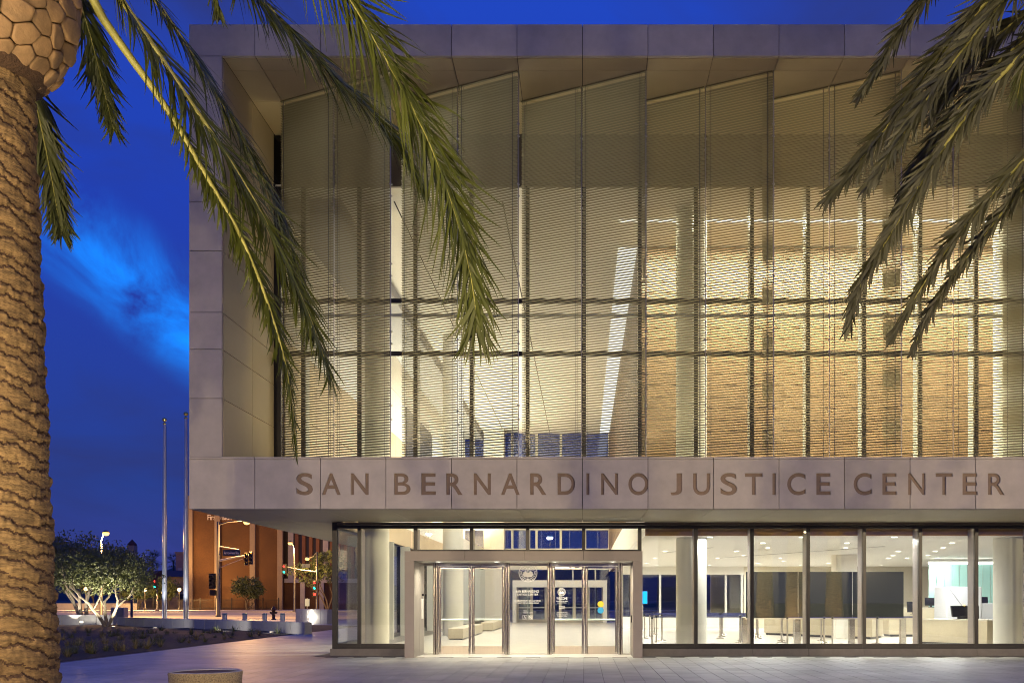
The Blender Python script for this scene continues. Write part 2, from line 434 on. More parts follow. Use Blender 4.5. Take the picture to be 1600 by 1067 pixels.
# upper soffit and lower soffit
xs = [XLI] + [1.6 * k - 0.03 for k in range(-5, 15)] + [XR]
for a, b in zip(xs[:-1], xs[1:]):
    for ya, yb in ((D1 + T + g, 24.1), (24.1, 25.6), (25.6, D2 + .1)):
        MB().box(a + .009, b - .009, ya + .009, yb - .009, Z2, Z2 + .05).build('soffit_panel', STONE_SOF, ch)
for a, b in zip(mods[:-1], mods[1:]):
    for ya, yb in ((D1 + T + g, 25.6), (25.6, D2 - .02)):
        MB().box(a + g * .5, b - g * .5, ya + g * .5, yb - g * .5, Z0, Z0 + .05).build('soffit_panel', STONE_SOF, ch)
for k in range(13):
    for a, b in ((XL, -8.4), (-8.4, -7.2)):
        MB().box(a + g * .5, b - g * .5, D2 + 3.2 * k + g * .5, D2 + 3.2 * (k + 1) - g * .5, Z0, Z0 + .05).build('soffit_panel', STONE_SOF, ch)
# ledge cap of the lower band
for a, b in zip(mods[:-1], mods[1:]):
    MB().box(a + g, b - g, D1 - .012, D1 + .32, Z1 - .045, Z1).build('ledge_cap', STONE, ch)
MB().box(XLI, XR, D1 + .33, D2 - .1, Z1 - .03, Z1 - .012).build('ledge_floor', STONE_SOF, ch)

# lower band with the engraved name
LET = [('S', 462.8, 489), ('A', 502.7, 532.4), ('N', 548, 576), ('B', 615.5, 641.5), ('E', 658, 681), ('R', 697, 723), ('N', 740, 767), ('A', 782.6, 812.3),
       ('R', 828, 854), ('D', 871, 898.6), ('I', 916, 921), ('N', 939, 966), ('O', 981.6, 1013.5), ('J', 1047.6, 1066), ('U', 1083, 1110), ('S', 1125.6, 1152),
       ('T', 1164, 1191.6), ('I', 1207, 1212.6), ('C', 1230, 1259), ('E', 1275.6, 1298), ('C', 1333.8, 1362.6), ('E', 1378.8, 1401), ('N', 1419, 1446),
       ('T', 1462, 1488.6), ('E', 1504, 1527.6), ('R', 1543.8, 1570)]
zl0, zl1 = P(0, 773, D1).z, P(0, 739, D1).z
cutters = []
for c, a, b in LET:
    x0, x1 = P(a, 0, D1).x, P(b, 0, D1).x
    dz = 0.008 if c in 'SOCJU' else 0
    tm = text_mb(c, x0, x1, zl0 - dz, zl1 + (dz if c != 'J' and c != 'U' else 0), D1 - .05, .10, .008 if c == 'B' else .017)
    me = tm.mesh('cut', None)
    bm = bmesh.new(); bm.from_mesh(me); bmesh.ops.remove_doubles(bm, verts=bm.verts, dist=1e-5); bmesh.ops.recalc_face_normals(bm, faces=bm.faces); bm.to_mesh(me); bm.free()
    co = bpy.data.objects.new('cut', me); COL.objects.link(co); cutters.append((co, x0, x1))
    # the letter's floor, coloured dark for recess shade, 5 cm down in the stone
    text_mb(c, x0 + .006, x1 - .006, zl0 + .006 - dz, zl1 - .006 + (dz if c not in 'JU' else 0), D1 + .046, .012, .007 if c == 'B' else .016).build('letter', LETTER, ch)
for a, b in zip(mods[:-1], mods[1:]):
    o = panel_front(a, b, Z0, Z1 - .045 + g * .5)
    hit = [c for c in cutters if c[2] > a and c[1] < b]
    if hit:
        for c, _, _ in hit:
            md = o.modifiers.new('b', 'BOOLEAN'); md.operation = 'DIFFERENCE'; md.object = c; md.solver = 'EXACT'; md.use_self = True
        dg = bpy.context.evaluated_depsgraph_get(); dg.update()
        me = bpy.data.meshes.new_from_object(o.evaluated_get(dg)); o.modifiers.clear(); o.data = me
        if not me.materials: me.materials.append(STONE)
        else: me.materials[0] = STONE
for c, _, _ in cutters: bpy.data.objects.remove(c)

# ------------------------------------------------------------------ upper curtain wall
cw = node('curtain_wall', ch)
mx = [1.6 * k for k in range(-5, 15)]
MB().box(XLI + .003, XLI + .20, D2, D2 + .14, Z1 - .2, ATC).build('mullion', BLACK, cw)
for x in mx:
    MB().box(x - .055, x + .055, D2, D2 + .09, Z1 - .2, ATC).build('mullion', BLACK, cw)
    MB().box(x - .04, x + .04, D2 + .13, D2 + .52, Z1 - .2, ATC).build('mullion_fin', FIN, cw)
for z in (8.60, 10.10):
    for a, b in zip([XLI + .2] + [m + .055 for m in mx], [m - .055 for m in mx]):
        MB().box(a + .002, b - .002, D2 + .004, D2 + .09, z - .065, z + .065).build('transom', BLACK, cw)
    if z > 9: MB().box(XLI + .2, XR - .3, D2 + .13, D2 + .24, z - .42, z - .33).build('tie_beam', FIN, cw)
px_ = [XLI + .2] + mx + [XR - .3]
for a, b in zip(px_[:-1], px_[1:]):
    for z0, z1 in ((Z1 - .2, 8.6), (8.6, 10.1), (10.1, ATC)):
        MB().box(a + .01, b - .01, D2 + .095, D2 + .119, z0 + .01, z1 - .01).build('glass_pane', GLASS, cw)
    MB().box(a + .004, b - .004, D2 + .02, D2 + .10, ATC + .004, Z2 - .002).build('spandrel_panel', mat('spandrel_grey', (.15, .135, .10), .5), cw)

# ------------------------------------------------------------------ ground floor glass
gw = node('shopfront', ch)
XG = -7.17
gm = [1.6 * k for k in range(-4, 15)]
ZH = 3.62; ZS = 0.34
PLx0, PLx1 = -4.92, 1.617
edges = [XG + .07] + gm + [XR - .3]
MB().box(XG, XG + .14, D2, D2 + .12, .2, Z0 - .005).build('mullion', BLACK, gw)
for x in gm:
    if PLx0 < x < PLx1: z0 = 2.935
    else: z0 = .2
    MB().box(x - .05, x + .05, D2 - .005, D2 + .10, z0, ZH - .003).build('mullion', BLACK, gw)
    MB().box(x - .038, x + .038, D2 + .13, D2 + .55, z0, ZH).build('mullion_fin', mat('bronze_fin', (0.30, 0.26, 0.235), .45, .3), gw)
MB().box(XG, XR - .3, D2 + .02, D2 + .13, ZH + .10, Z0 - .005).build('head_frame', mat('bronze_head', (0.10, .085, .07), .4, .4), gw)
MB().box(XG + .14, XR - .3, D2, D2 + .12, ZH, ZH + .09).build('head_frame', BLACK, gw)
for a, b in ((XG + .14, PLx0 - .02), (PLx1 + .02, XR - .3)):
    MB().box(a, b, D2 + .004, D2 + .11, .2, ZS).build('sill_frame', BLACK, gw)
MB().box(PLx0, PLx1, D2 + .004, D2 + .11, 2.932, 3.02).build('sill_frame', BLACK, gw)
for a, b in zip(edges[:-1], edges[1:]):
    if b <= PLx0 or a >= PLx1: segs = [(a, b, ZS)]
    elif a < PLx0: segs = [(a, PLx0, ZS), (PLx0, b, 3.02)]
    elif b > PLx1 and a < PLx1: segs = [(a, PLx1, 3.02), (PLx1, b, ZS)] if b - PLx1 > .02 else [(a, b, 3.02)]
    else: segs = [(a, b, 3.02)]
    for x0, x1, z0 in segs:
        MB().box(x0 + .012, x1 - .012, D2 + .05, D2 + .074, z0 + .005, ZH - .005).build('glass_pane', GLASS, gw)
cb = [XG - .05] + [1.6 * k for k in range(-4, 15)] + [XR]
for a, b in zip(cb[:-1], cb[1:]):
    for x0, x1 in (((a, b),) if not (a < PLx0 < b or a < PLx1 < b or (a >= PLx0 and b <= PLx1)) else ((a, PLx0),) if a < PLx0 < b else ((PLx1, b),) if a < PLx1 < b and b - PLx1 > .05 else ()):
        MB().box(x0 + g * .5, x1 - g * .5, D2 - .04, D2 + .2, -.02, .195).build('curb_block', CURB, gw)
# side glass
sg = node('side_glazing', ch)
for k in range(13):
    y0 = D2 + .14 + k * 3.12; y1 = y0 + 3.12
    MB().box(XG + .05, XG + .074, y0 + .05, y1 - .05, ZS, ZH).build('glass_pane', GLASS, sg)
    MB().box(XG, XG + .13, y1 - .05, y1 + .05, .2, ZH).build('mullion', BLACK, sg)
    MB().box(XG + .14, XG + .5, y1 - .04, y1 + .04, .2, ZH).build('mullion_fin', FIN, sg)
MB().box(XG, XG + .13, D2 + .14, DB, ZH, Z0).box(XG, XG + .13, D2 + .14, DB, .2, ZS).build('head_frame', BLACK, sg)
MB().box(XG - .04, XG + .2, D2 + .2, DB, -.02, .2).build('curb_block', CURB, sg)

# ------------------------------------------------------------------ entrance portal, doors
def portal(yf, yb, yd, sgn, with_doors=True):
    """portal shell between yf and yb, doors on the plane yd; sgn +1 = front faces the camera"""
    p = node('entrance_portal', ch)
    zt, zh = 2.925, 2.655
    c0, c1 = PLx0, PLx1
    jl, jr = -4.66, 1.36
    cuts = [c0, P(725.4, 0, 26.37).x, P(818.8, 0, 26.37).x, P(912, 0, 26.37).x, c1]
    for a, b in zip(cuts[:-1], cuts[1:]):
        MB().box(a + (0 if a == c0 else .006), b - (0 if b == c1 else .006), yf, yf + .06, zh + .006, zt).build('head_panel', PANEL, p)
    MB().box(c0 + .01, c1 - .01, yf + .062, yb, zh + .04, zt - .006).build('portal_roof', JOINT, p)
    MB().box(jl, jr, yf + .062, yb, zh + .004, zh + .036).build('portal_soffit', PANEL, p)
    for a, b in ((c0, jl), (jr, c1)):
        MB().box(a, b, yf, yf + .06, -.01, zh).build('jamb_panel', PANEL, p)
    for x0, x1 in ((c0, c0 + .05), (c1 - .05, c1)):
        MB().box(x0, x1, yf + .066, yb, -.01, zh).build('cheek_panel', PANEL, p)
    for x0, x1 in ((jl - .05, jl), (jr, jr + .05)):
        ym = yf + (yb - yf) * .52
        MB().box(x0, x1, yf + .066, ym - .008, -.01, zh).build('cheek_panel', PANEL, p)
        MB().box(x0, x1, ym + .008, yb, -.01, zh).build('cheek_panel', PANEL, p)
    MB().box(jl, jr, min(yf, yb) + .3, max(yf, yb) + .2, -.011, .004).build('threshold', mat('threshold_stone', (.55, .53, .48), .4, var=.05), p)
    return p
pf = portal(26.37, 28.05, 27.9, 1)
YD = 27.9
def X9(px): return (px - PX0) * YD / FPX
prt = node('door_frame', ch)
ZT = 2.655
for a, b in ((677, 684.5), (789, 796.5), (855, 862.5), (966, 973)):
    for q in (a, (a + b) / 2):
        pw = (b - a) / 2
        MB().tube([(X9(q + pw / 2), YD - .03, 0), (X9(q + pw / 2), YD - .03, ZT)], .5 * pw * YD / FPX * .98, 12).build('post', STEEL, prt)
    MB().box(X9(a) + .004, X9(b) - .004, YD + .04, YD + .16, 0, ZT).build('post', STEEL, prt)
for a, b in ((684.7, 788.8), (862.7, 965.8)):
    MB().box(X9(a), X9(b), YD - .02, YD + .14, 2.575, ZT - .003).build('overhead_rail', STEEL, prt)
for a, b in ((662, 677), (796.5, 855), (973, 990)):
    MB().box(X9(a) + .01, X9(b) - .01, YD + .03, YD + .05, .03, ZT - .08).build('glass_pane', GLASS, prt)
    MB().box(X9(a), X9(b), YD + .005, YD + .08, 0, .03).build('base_channel', BRUSH, prt)
    MB().box(X9(a), X9(b), YD + .005, YD + .08, ZT - .078, ZT - .003).build('top_channel', BRUSH, prt)
for i, (a, b, hinge) in enumerate(((685, 736.6, 0), (737.2, 788.6, 1), (862.8, 913.4, 0), (914.0, 965.5, 1))):
    x0, x1 = X9(a), X9(b)
    d = node('door', ch)
    st = .085
    MB().tube([(x0 + st * .5, YD + .02, .02), (x0 + st * .5, YD + .02, 2.56)], st * .48, 12).build('stile', STEEL, d)
    MB().tube([(x1 - st * .5, YD + .02, .02), (x1 - st * .5, YD + .02, 2.56)], st * .48, 12).build('stile', STEEL, d)
    MB().box(x0 + st, x1 - st, YD + .0, YD + .05, .02, .245).build('kick_rail', BRUSH, d)
    MB().box(x0 + st, x1 - st, YD + .0, YD + .05, 2.50, 2.565).build('top_rail', STEEL, d)
    MB().box(x0 + st, x1 - st, YD + .02, YD + .034, .247, 2.498).build('glass', GLASS, d)
    MB().tube([(x0 + st * .6, YD + .10, 1.015), (x1 - st * .6, YD + .10, 1.015)], .026, 10).build('push_bar', mat('push_bar_metal', (.72, .80, .80), .3, .6), d)
    hx = x0 + .07 if hinge == 0 else x1 - .07
    MB().box(hx - .05, hx + .05, YD - .02, YD - .002, .022, .062).build('pivot', BRUSH, d)
# call plate on left cheek and card reader at right
MB().box(-4.658, -4.63, 27.55, 27.75, 1.05, 1.62).build('notice_plate', mat('notice_white', (.8, .8, .78), .4), pf)
MB().box(-4.658, -4.60, 27.62, 27.74, 1.70, 1.76).build('door_sensor', BLACK, pf)
MB().box(1.33, 1.358, 27.1, 27.2, .95, 1.15).build('card_reader', BLACK, pf)

# lettering and seals on the glass
VIN = mat('white_vinyl', (.85, .85, .82), .6)
def seal(par, cx, cz, r, y):
    b = MB()
    def ring(r0, r1, n=40):
        V = []; F = []
        for k in range(n):
            a = 2 * math.pi * k / n
            for rr in (r0, r1):
                V.append((cx + rr * math.cos(a), y, cz + rr * math.sin(a))); V.append((cx + rr * math.cos(a), y + .003, cz + rr * math.sin(a)))
        for k in range(n):
            a = k * 4; c = ((k + 1) % n) * 4
            F += [(a, a + 2, c + 2, c), (a + 1, c + 1, c + 3, a + 3)]
        b.add(V, F)
    ring(r * .93, r); ring(r * .66, r * .71)
    for k in range(26):
        a = 2 * math.pi * k / 26; x, z = cx + r * .82 * math.cos(a), cz + r * .82 * math.sin(a); s = r * .045
        b.box(x - s, x + s, y, y + .003, z - s, z + s)
    for k in range(9):                       # stand-in relief: rays and a range of hills
        a = math.pi * (k + .5) / 9; c, s = math.cos(a), math.sin(a)
        p0 = Vector((cx + c * r * .22, y, cz + s * r * .22)); p1 = Vector((cx + c * r * .56, y, cz + s * r * .56))
        b.tube([p0, p1], r * .025, 4)
    b.add([(cx - r * .6, y, cz - r * .12), (cx - r * .25, y, cz + r * .16), (cx, y, cz - r * .05), (cx + r * .28, y, cz + r * .2), (cx + r * .6, y, cz - r * .12), (cx + r * .42, y, cz - r * .45), (cx - r * .42, y, cz - r * .45)], [(6, 5, 4, 3, 2, 1, 0)])
    return b.build('seal', VIN, par)
yv = YD + .022
def vline(s, px0, px1, py0, py1, par=prt, y=yv, m=VIN):
    a = P(px0, py1, y); b = P(px1, py0, y)
    return text_mb(s, a.x, b.x, a.z, b.z, y, .003).build('lettering', m, par)
c = P(825, 894.5, yv); seal(prt, c.x, c.z, 14.5 * yv / FPX, yv)
vline('SAN BERNARDINO', 806.5, 842, 921.5, 925.3)
vline('JUSTICE CENTER', 807.5, 841, 926.8, 930.6)
vline('SUPERIOR COURT OF CALIFORNIA', 804, 845, 937, 939.2)
vline('COUNTY OF SAN BERNARDINO', 806, 842, 940.6, 942.4)
vline('HOURS', 818, 823, 953, 954.6); vline('8:00AM - 4:00PM', 818, 832, 956, 957.6)
# access and no smoking marks
def pictogram(cx, cz, s, kind):
    b = MB(); t = s * .08
    for x0, x1, z0, z1 in ((-s, s, s - t, s), (-s, s, -s, -s + t), (-s, -s + t, -s, s), (s - t, s, -s, s)):
        b.box(cx + x0, cx + x1, yv, yv + .003, cz + z0, cz + z1)
    if kind:
        b.disc((cx - s * .1, yv, cz + s * .62), s * .16, 12, axis='y')
        b.tube([(cx - s * .1, yv, cz + s * .45), (cx - s * .05, yv, cz - s * .05), (cx + s * .4, yv, cz - s * .05), (cx + s * .55, yv, cz - s * .5)], s * .09, 6)
        b.tube([(cx + s * .42 * math.cos(a) - s * .05, yv, cz - s * .3 + s * .42 * math.sin(a)) for a in [R(150 + 20 * k) for k in range(11)]], s * .06, 6)
    else:
        b.tube([(cx + s * .7 * math.cos(R(20 * k)), yv, cz + s * .7 * math.sin(R(20 * k))) for k in range(19)], s * .09, 6)
        b.tube([(cx - s * .5, yv, cz + s * .5), (cx + s * .5, yv, cz - s * .5)], s * .09, 6)
        b.box(cx - s * .45, cx + s * .45, yv, yv + .003, cz - s * .1, cz + s * .08)
    return b.build('pictogram', VIN, prt)
c = P(820, 964, yv); pictogram(c.x, c.z, .062, 1); c = P(829, 964, yv); pictogram(c.x, c.z, .062, 0)
yk = YD + .010
c = P(877.5, 924.5, yk); seal(prt, c.x, c.z, 6.2 * yk / FPX, yk)
for (s, a, b, y0, y1) in (('WELCOME', 869.5, 886.5, 932.5, 936.5), ('PLEASE ENTER HERE', 869, 887, 938, 939.6), ('ALL VISITORS', 871, 885, 940.6, 942), ('NO WEAPONS', 873.5, 882.5, 946, 948), ('SCREENING', 873.5, 882.5, 949, 951), ('PLEASE HAVE ITEMS READY', 870, 886.5, 955.4, 956.8), ('FOR INSPECTION AT ENTRY', 869.5, 887, 958, 959.4), ('THANK YOU', 870, 886, 961, 962.6)):
    vline(s, a, b, y0, y1, y=yk)
for (px, py, r, colr, nm) in ((938.5, 943.3, 4.9, (.62, .46, .03), 'yellow'), (938.5, 953, 4.9, (.02, .28, .55), 'blue')):
    c = P(px, py, yk); b = MB(); rr = r * yk / FPX
    b.disc((c.x, yk, c.z), rr, 24, axis='y').disc((c.x, yk - .004, c.z), rr, 24, -1, 'y').tube([(c.x, yk - .004, c.z), (c.x, yk, c.z)], rr, 24, cap=False)
    o = b.build('sticker', mat('sticker_' + nm, colr, .5), prt); o['label'] = 'round %s sticker on the door glass' % nm
# small display dark board behind the right hand entrance leaf
# portal downlights
EMW = glow('lamp_diffuser', (1.0, .93, .80), 8.0)
def downlight(x, y, z, power, r=.085, label='', group=None, col=CREAM, spread=150, lamp=True):
    t = thing('downlight', label, 'downlight', (x, y, z), group)
    MB().lathe([(r * 1.25, -.012), (r * 1.25, -.002), (r, -.002), (r, -.012), (r * 1.25, -.012)], (x, y, z), 20).build('trim_ring', ALU, t)
    MB().disc((x, y, z - .006), r, 20, -1).build('diffuser', EMW, t)
    if lamp: area('downlight_lamp', (x, y, z - .02), (0, 0, 0), r * 2, 0, power, col, spread, 'DISK')
    return t
for i, px in enumerate((685.8, 775.8, 867.2, 957.4)):
    y = 27.0
    downlight((px - PX0) * y / FPX, y, 2.659, 16, .09, 'round downlight in the soffit over the entrance doors, %s from the left' % ('first', 'second', 'third', 'fourth')[i], 'downlights over the entrance doors')

# ------------------------------------------------------------------ interior shell
MB().box(XG, XR - .3, D2 + .2, DB + 3, -.2, -.004).build('lobby_floor', LFLOOR, ch)
cg = MB()
MB().box(XLI, XR - .3, D2 + .1, DB, ATC, ATC + .1).build('atrium_ceiling', CEIL, ch)
for x in (-5.6, -2.4):                                              # shadow gaps of the ceiling
    MB().box(x - .02, x + .02, D2 + 1, DB - .1, ATC - .006, ATC - .002).build('ceiling_slot', JOINT, ch)
MB().box(XLI + .02, -7.1, D2 + .7, DB - .2, ATC - .5, ATC - .05).build('ceiling_bulkhead', mat('grey_plaster', (.33, .33, .34), .8), ch)
# left atrium wall of large tan panels
for k in range(12):
    y0 = D2 + .7 + k * 3.3; y1 = min(y0 + 3.3, DB - .1)
    for z0, z1 in ((5.2, 7.2), (7.2, 9.2), (9.2, 11.2), (11.2, ATC - .5)):
        MB().box(XLI + .02, XLI + .10, y0 + .012, y1 - .012, z0 + .012, z1 - .012).build('wall_panel', TAN if z0 < 9 else WHITE, ch)
MB().box(XLI, XLI + .018, D2 + .3, DB, 4.3, ATC).build('wall_backing', JOINT, ch)
MB().box(XLI + .10, XLI + .16, 47, 55, 8.0, 11.0).build('wall_opening', mat('dark_opening', (.05, .05, .06), .3), ch)
MB().box(XLI + .02, -7.0, D2 + .2, DB - .1, 4.3, 5.15).build('gallery_edge', WHITE, ch)
MB().box(-7.0, -6.94, D2 + .3, DB - 14, 3.66, 4.35).build('gallery_beam', TAN, ch)
# timber volume
pl = node('timber_wall', ch)
nz = 22; z0 = 4.9; hh = (ATC - .02 - z0) / nz
xcuts = [XW] + [XW + 2.4 * k for k in range(1, 9)] + [XR - .3]
for a, b in zip(xcuts[:-1], xcuts[1:]):
    for k in range(nz):
        MB().box(a + .004, b - .004, YW + random.uniform(0, .006), YW + .06, z0 + k * hh + .008, z0 + (k + 1) * hh - .008).build('timber_board', WOOD, pl)
MB().box(XW + .02, XR - .3, YW + .062, YW + .3, z0 - .1, ATC).build('timber_backing', mat('timber_back', (.10, .05, .02), .8), pl)
for k in range(nz):
    for y0 in range(32, 68, 6):
        MB().box(XW - .06, XW - .004, y0 + .10, y0 + 6, z0 + k * hh + .008, z0 + (k + 1) * hh - .008).build('timber_board', WOOD, pl)
MB().box(XW, XW + .2, YW + .3, DB, LC + .1, ATC).build('timber_backing', MATS['timber_back'], pl)
MB().box(1.15, 1.80, YW + .1, DB - .2, ATC - .025, ATC - .004).build('cove_diffuser', glow('cove_glow', (1, .93, .80), .85), ch)
MB().box(4.0 - 2.9, XR - 1, 29.74, 29.86, ATC - .03, ATC - .004).build('linear_light', glow('linear_glow', (1, .93, .78), 1.1), ch)
# slab over the low lobby
MB().box(XW - .06, XR - .3, D2 + .62, 54.0, LC, LC + .10).build('lobby_ceiling', CEIL, ch)
MB().box(XW - .06, XR - .3, D2 + .62, DB, LC + .12, 4.88).build('floor_slab', WHITE, ch)
MB().box(XW - .06, XR - .3, D2 + .56, D2 + .615, LC - .0, LC + .20).build('timber_band', mat('lightened_timber', (.42, .23, .09), .5, var=.2, vscale=3), ch)  # timber lightened in colour to stand in for light on the band
for x0, y0, x1, y1 in ((3.2, 38, 4.6, 34.2), (6.0, 43, 10.5, 33.5)):
    dx, dy = (x1 - x0), (y1 - y0); L = math.hypot(dx, dy); nx_, ny_ = -dy / L * .025, dx / L * .025
    MB().add([(x0 - nx_, y0 - ny_, LC - .006), (x1 - nx_, y1 - ny_, LC - .006), (x1 + nx_, y1 + ny_, LC - .006), (x0 + nx_, y0 + ny_, LC - .006),
              (x0 - nx_, y0 - ny_, LC - .001), (x1 - nx_, y1 - ny_, LC - .001), (x1 + nx_, y1 + ny_, LC - .001), (x0 + nx_, y0 + ny_, LC - .001)],
             [(0, 1, 2, 3), (7, 6, 5, 4), (0, 4, 5, 1), (1, 5, 6, 2), (2, 6, 7, 3), (3, 7, 4, 0)]).build('slot_diffuser', JOINT, ch)
# rear of the low lobby
MB().box(9.0, XR - .3, 54.0, 54.3, 0, LC).build('rear_wall', mat('beige_wall', (.58, .52, .40), .7, var=.05, vscale=.8), ch)
MB().box(XW + .2, 9.0, 54.0, 54.2, 3.0, LC).build('rear_header', WHITE, ch)
MB().box(XW + .2, 8.99, 53.98, 54.25, 0, .62).build('rear_sill_wall', WHITE, ch)
rg = node('rear_glazing', ch)
for x in (XW + .3, 4.3, 6.3, 8.0, 8.9):
    MB().box(x - .06, x + .06, 54.0, 54.24, .63, 2.99).build('mullion', ALU, rg)
MB().box(XW + .2, 9.0, 54.1, 54.13, .625, 2.995).build('glass_pane', glass('rear_night_glass', (.80, .84, .85), .08), rg)
# rear of atrium
for x in [XG + 1.6 * k for k in range(6)]:
    MB().box(x - .05, x + .05, DB, DB + .25, 0, 3.7).build('mullion', ALU, rg)
for x in [-8.5 + 1.72 * k for k in range(7)]:
    MB().box(x - .08, x + .08, DB, DB + .25, 8.0, ATC).box(x - .08, x + .08, DB, DB + .25, 5.2, 6.5).build('mullion', mat('cream_mullion', (.7, .66, .55), .6), rg)
MB().box(XG, XW, DB + .1, DB + .13, 0, 3.7).build('glass_pane', MATS['rear_night_glass'], rg)
MB().box(XLI, XW, DB + .1, DB + .13, 5.2, ATC).build('glass_pane', MATS['rear_night_glass'], rg)
MB().box(XLI, XW, DB - .05, DB + .3, 3.7, 5.2).box(XLI, XW, DB - .05, DB + .3, 6.5, 8.0).build('rear_spandrel', WHITE, ch)
MB().box(XW + .2, XR - .3, DB, DB + .3, 3.6, ATC).build('rear_wall', WHITE, ch)
MB().box(9.0, XR - .3, DB, DB + .3, 0, 3.6).build('rear_wall', WHITE, ch)
MB().box(-6.9, -5.5, 66.2, 67.4, 0, ATC).build('wall_pier', WHITE, ch)
# rear portal
rp = node('rear_portal', ch)
WPANEL = mat('white_metal_panel', (.72, .70, .68), .4)
yb0 = 66.4
MB().box(PLx0, PLx1, yb0, yb0 + 1.6, 2.45, 2.925).build('head_panel', WPANEL, rp)
MB().box(PLx0, PLx0 + .26, yb0, yb0 + 1.6, 0, 2.45).build('jamb_panel', WPANEL, rp)
MB().box(PLx1 - .26, PLx1, yb0, yb0 + 1.6, 0, 2.45).build('jamb_panel', WPANEL, rp)
for i in range(7):
    x = PLx0 + .26 + i * (PLx1 - PLx0 - .52) / 6
    MB().box(x - .09, x + .09, yb0 + 1.0, yb0 + 1.12, 0, 2.45).build('post', BRUSH, rp)
for i in (0, 1, 3, 4, 5):
    x = PLx0 + .26 + i * (PLx1 - PLx0 - .52) / 6
    MB().tube([(x + .1, yb0 + .95, 1.02), (x + .9, yb0 + .95, 1.02)], .03, 8).build('push_bar', ALU, rp)
MB().box(PLx0 + .26, PLx1 - .26, yb0 + 1.04, yb0 + 1.06, .2, 2.44).build('glass_pane', MATS['rear_night_glass'], rp)
MB().box(PLx0 + .26, PLx1 - .26, yb0 + .98, yb0 + 1.1, 0, .2).build('kick_rail', BRUSH, rp)

# columns
colm = MB().lathe([(.46, 0), (.46, ATC - .01)], (0, 0, 0), 40).mesh('column', CONC)
for x in (-6.34, 3.25, 12.86, 22.0):
    o = inst('column', colm, ch, Vector((x, 29.0, 0)) - Vector(ch.location))
inst('column', colm, ch, Vector((-5.85, 43.0, 0)) - Vector(ch.location))
MB().box(10.42, 11.28, 39.6, 40.4, 0, LC - .004).build('square_column', WHITE, ch)

# hidden indoor lamps: added gallery and atrium fill, ledge uplight
area('gallery_up_fill', (-7.9, 55, 5.25), (R(180), R(-18), 0), .25, 24, 1700, CREAM)  # added on the gallery edge to brighten the ceiling, no fixture here
area('ledge_uplamp', (5.5, 26.75, 5.06), (R(180 - 12), 0, 0), 26, .08, 300, (1.0, .78, .40))
area('atrium_down_fill', (-3.2, 46, ATC - .03), (0, 0, 0), 5, 26, 1250, LOBBY, 150)  # broad fill added under the atrium ceiling, no fixtures behind it

# ------------------------------------------------------------------ louvre screens
SL = 1.735
def slat_mesh():
    b = MB(); n = 6; wd = .084; V = []; tilt = R(8.5)
    for i in range(n + 1):
        u = -wd / 2 + wd * i / n; zz = .012 * (1 - (2 * i / n - 1) ** 2)
        y = u * math.cos(tilt); z = zz - u * math.sin(tilt)
        V += [(0, y, z), (SL, y, z), (0, y, z - .0016), (SL, y, z - .0016)]
    F = []
    for i in range(n):
        a = 4 * i; c = a + 4
        F += [(a, a + 1, c + 1, c), (a + 2, c + 2, c + 3, a + 3)]
    F += [(0, 2, 3, 1), (4 * n, 4 * n + 1, 4 * n + 3, 4 * n + 2)]
    b.add(V, F, True); return b.mesh('slat', SLAT)
slat_me = slat_mesh()
scr = thing('louvre_screen', '', 'louvre screen', (0, 0, Z1 + .02), 'louvre screens hung across the upper glass front')
NS = 144
for k in range(NS):
    inst('slat', slat_me, scr, (0, 0, .16 + .066 * k), (random.uniform(-.02, .02), 0, 0))
b = MB().box(.0, SL, -.03, .03, 9.715, 9.745); o = b.build('head_rail', SLAT); o.parent = scr
b = MB().box(.0, SL, -.04, .04, .06, .09); o = b.build('bottom_rail', SLAT); o.parent = scr
for x in (.12, SL - .12):
    o = MB().tube([(x, -.043, .0), (x, -.043, 9.72)], .006, 6).build('lift_cord', CABLE); o.parent = scr
    o = MB().tube([(x, .043, .0), (x, .043, 9.72)], .004, 6).build('lift_cord', CABLE); o.parent = scr
rodm = MB().tube([(SL + .025, 0, -.02), (SL + .025, 0, 9.76)], .013, 8)
for z in (1.0, 1.35, 2.9, 3.2, 4.6, 4.9, 6.6, 6.9, 8.1, 8.4):
    rodm.box(SL - .0, SL + .05, -.025, .045, z, z + .03)
o = rodm.build('guide_rod', mat('rod_steel', (.35, .34, .33), .35, .8)); o.parent = scr
bx, by = 3.22, -1.49
ang = math.atan2(by, bx); ux, uy = math.cos(ang), math.sin(ang)
first = True
ORD = ('first', 'second', 'third', 'fourth', 'fifth', 'sixth', 'seventh', 'eighth', 'ninth', 'tenth', 'eleventh', 'twelfth', 'thirteenth', 'fourteenth')
ci = 0
for k in range(-2, 5):
    xr = 1.57 + 3.2 * k; x0 = xr - bx; y0 = 24.06 - by
    for h in (0, 1):
        loc = (x0 + ux * 1.778 * h, y0 + uy * 1.778 * h, Z1 + .02)
        o = scr if first else dup(scr)
        o.location = loc; o.rotation_euler = (0, 0, ang)
        o['label'] = 'tall screen of horizontal metal louvre slats on the upper facade, %s from the left' % ORD[ci]
        first = False; ci += 1

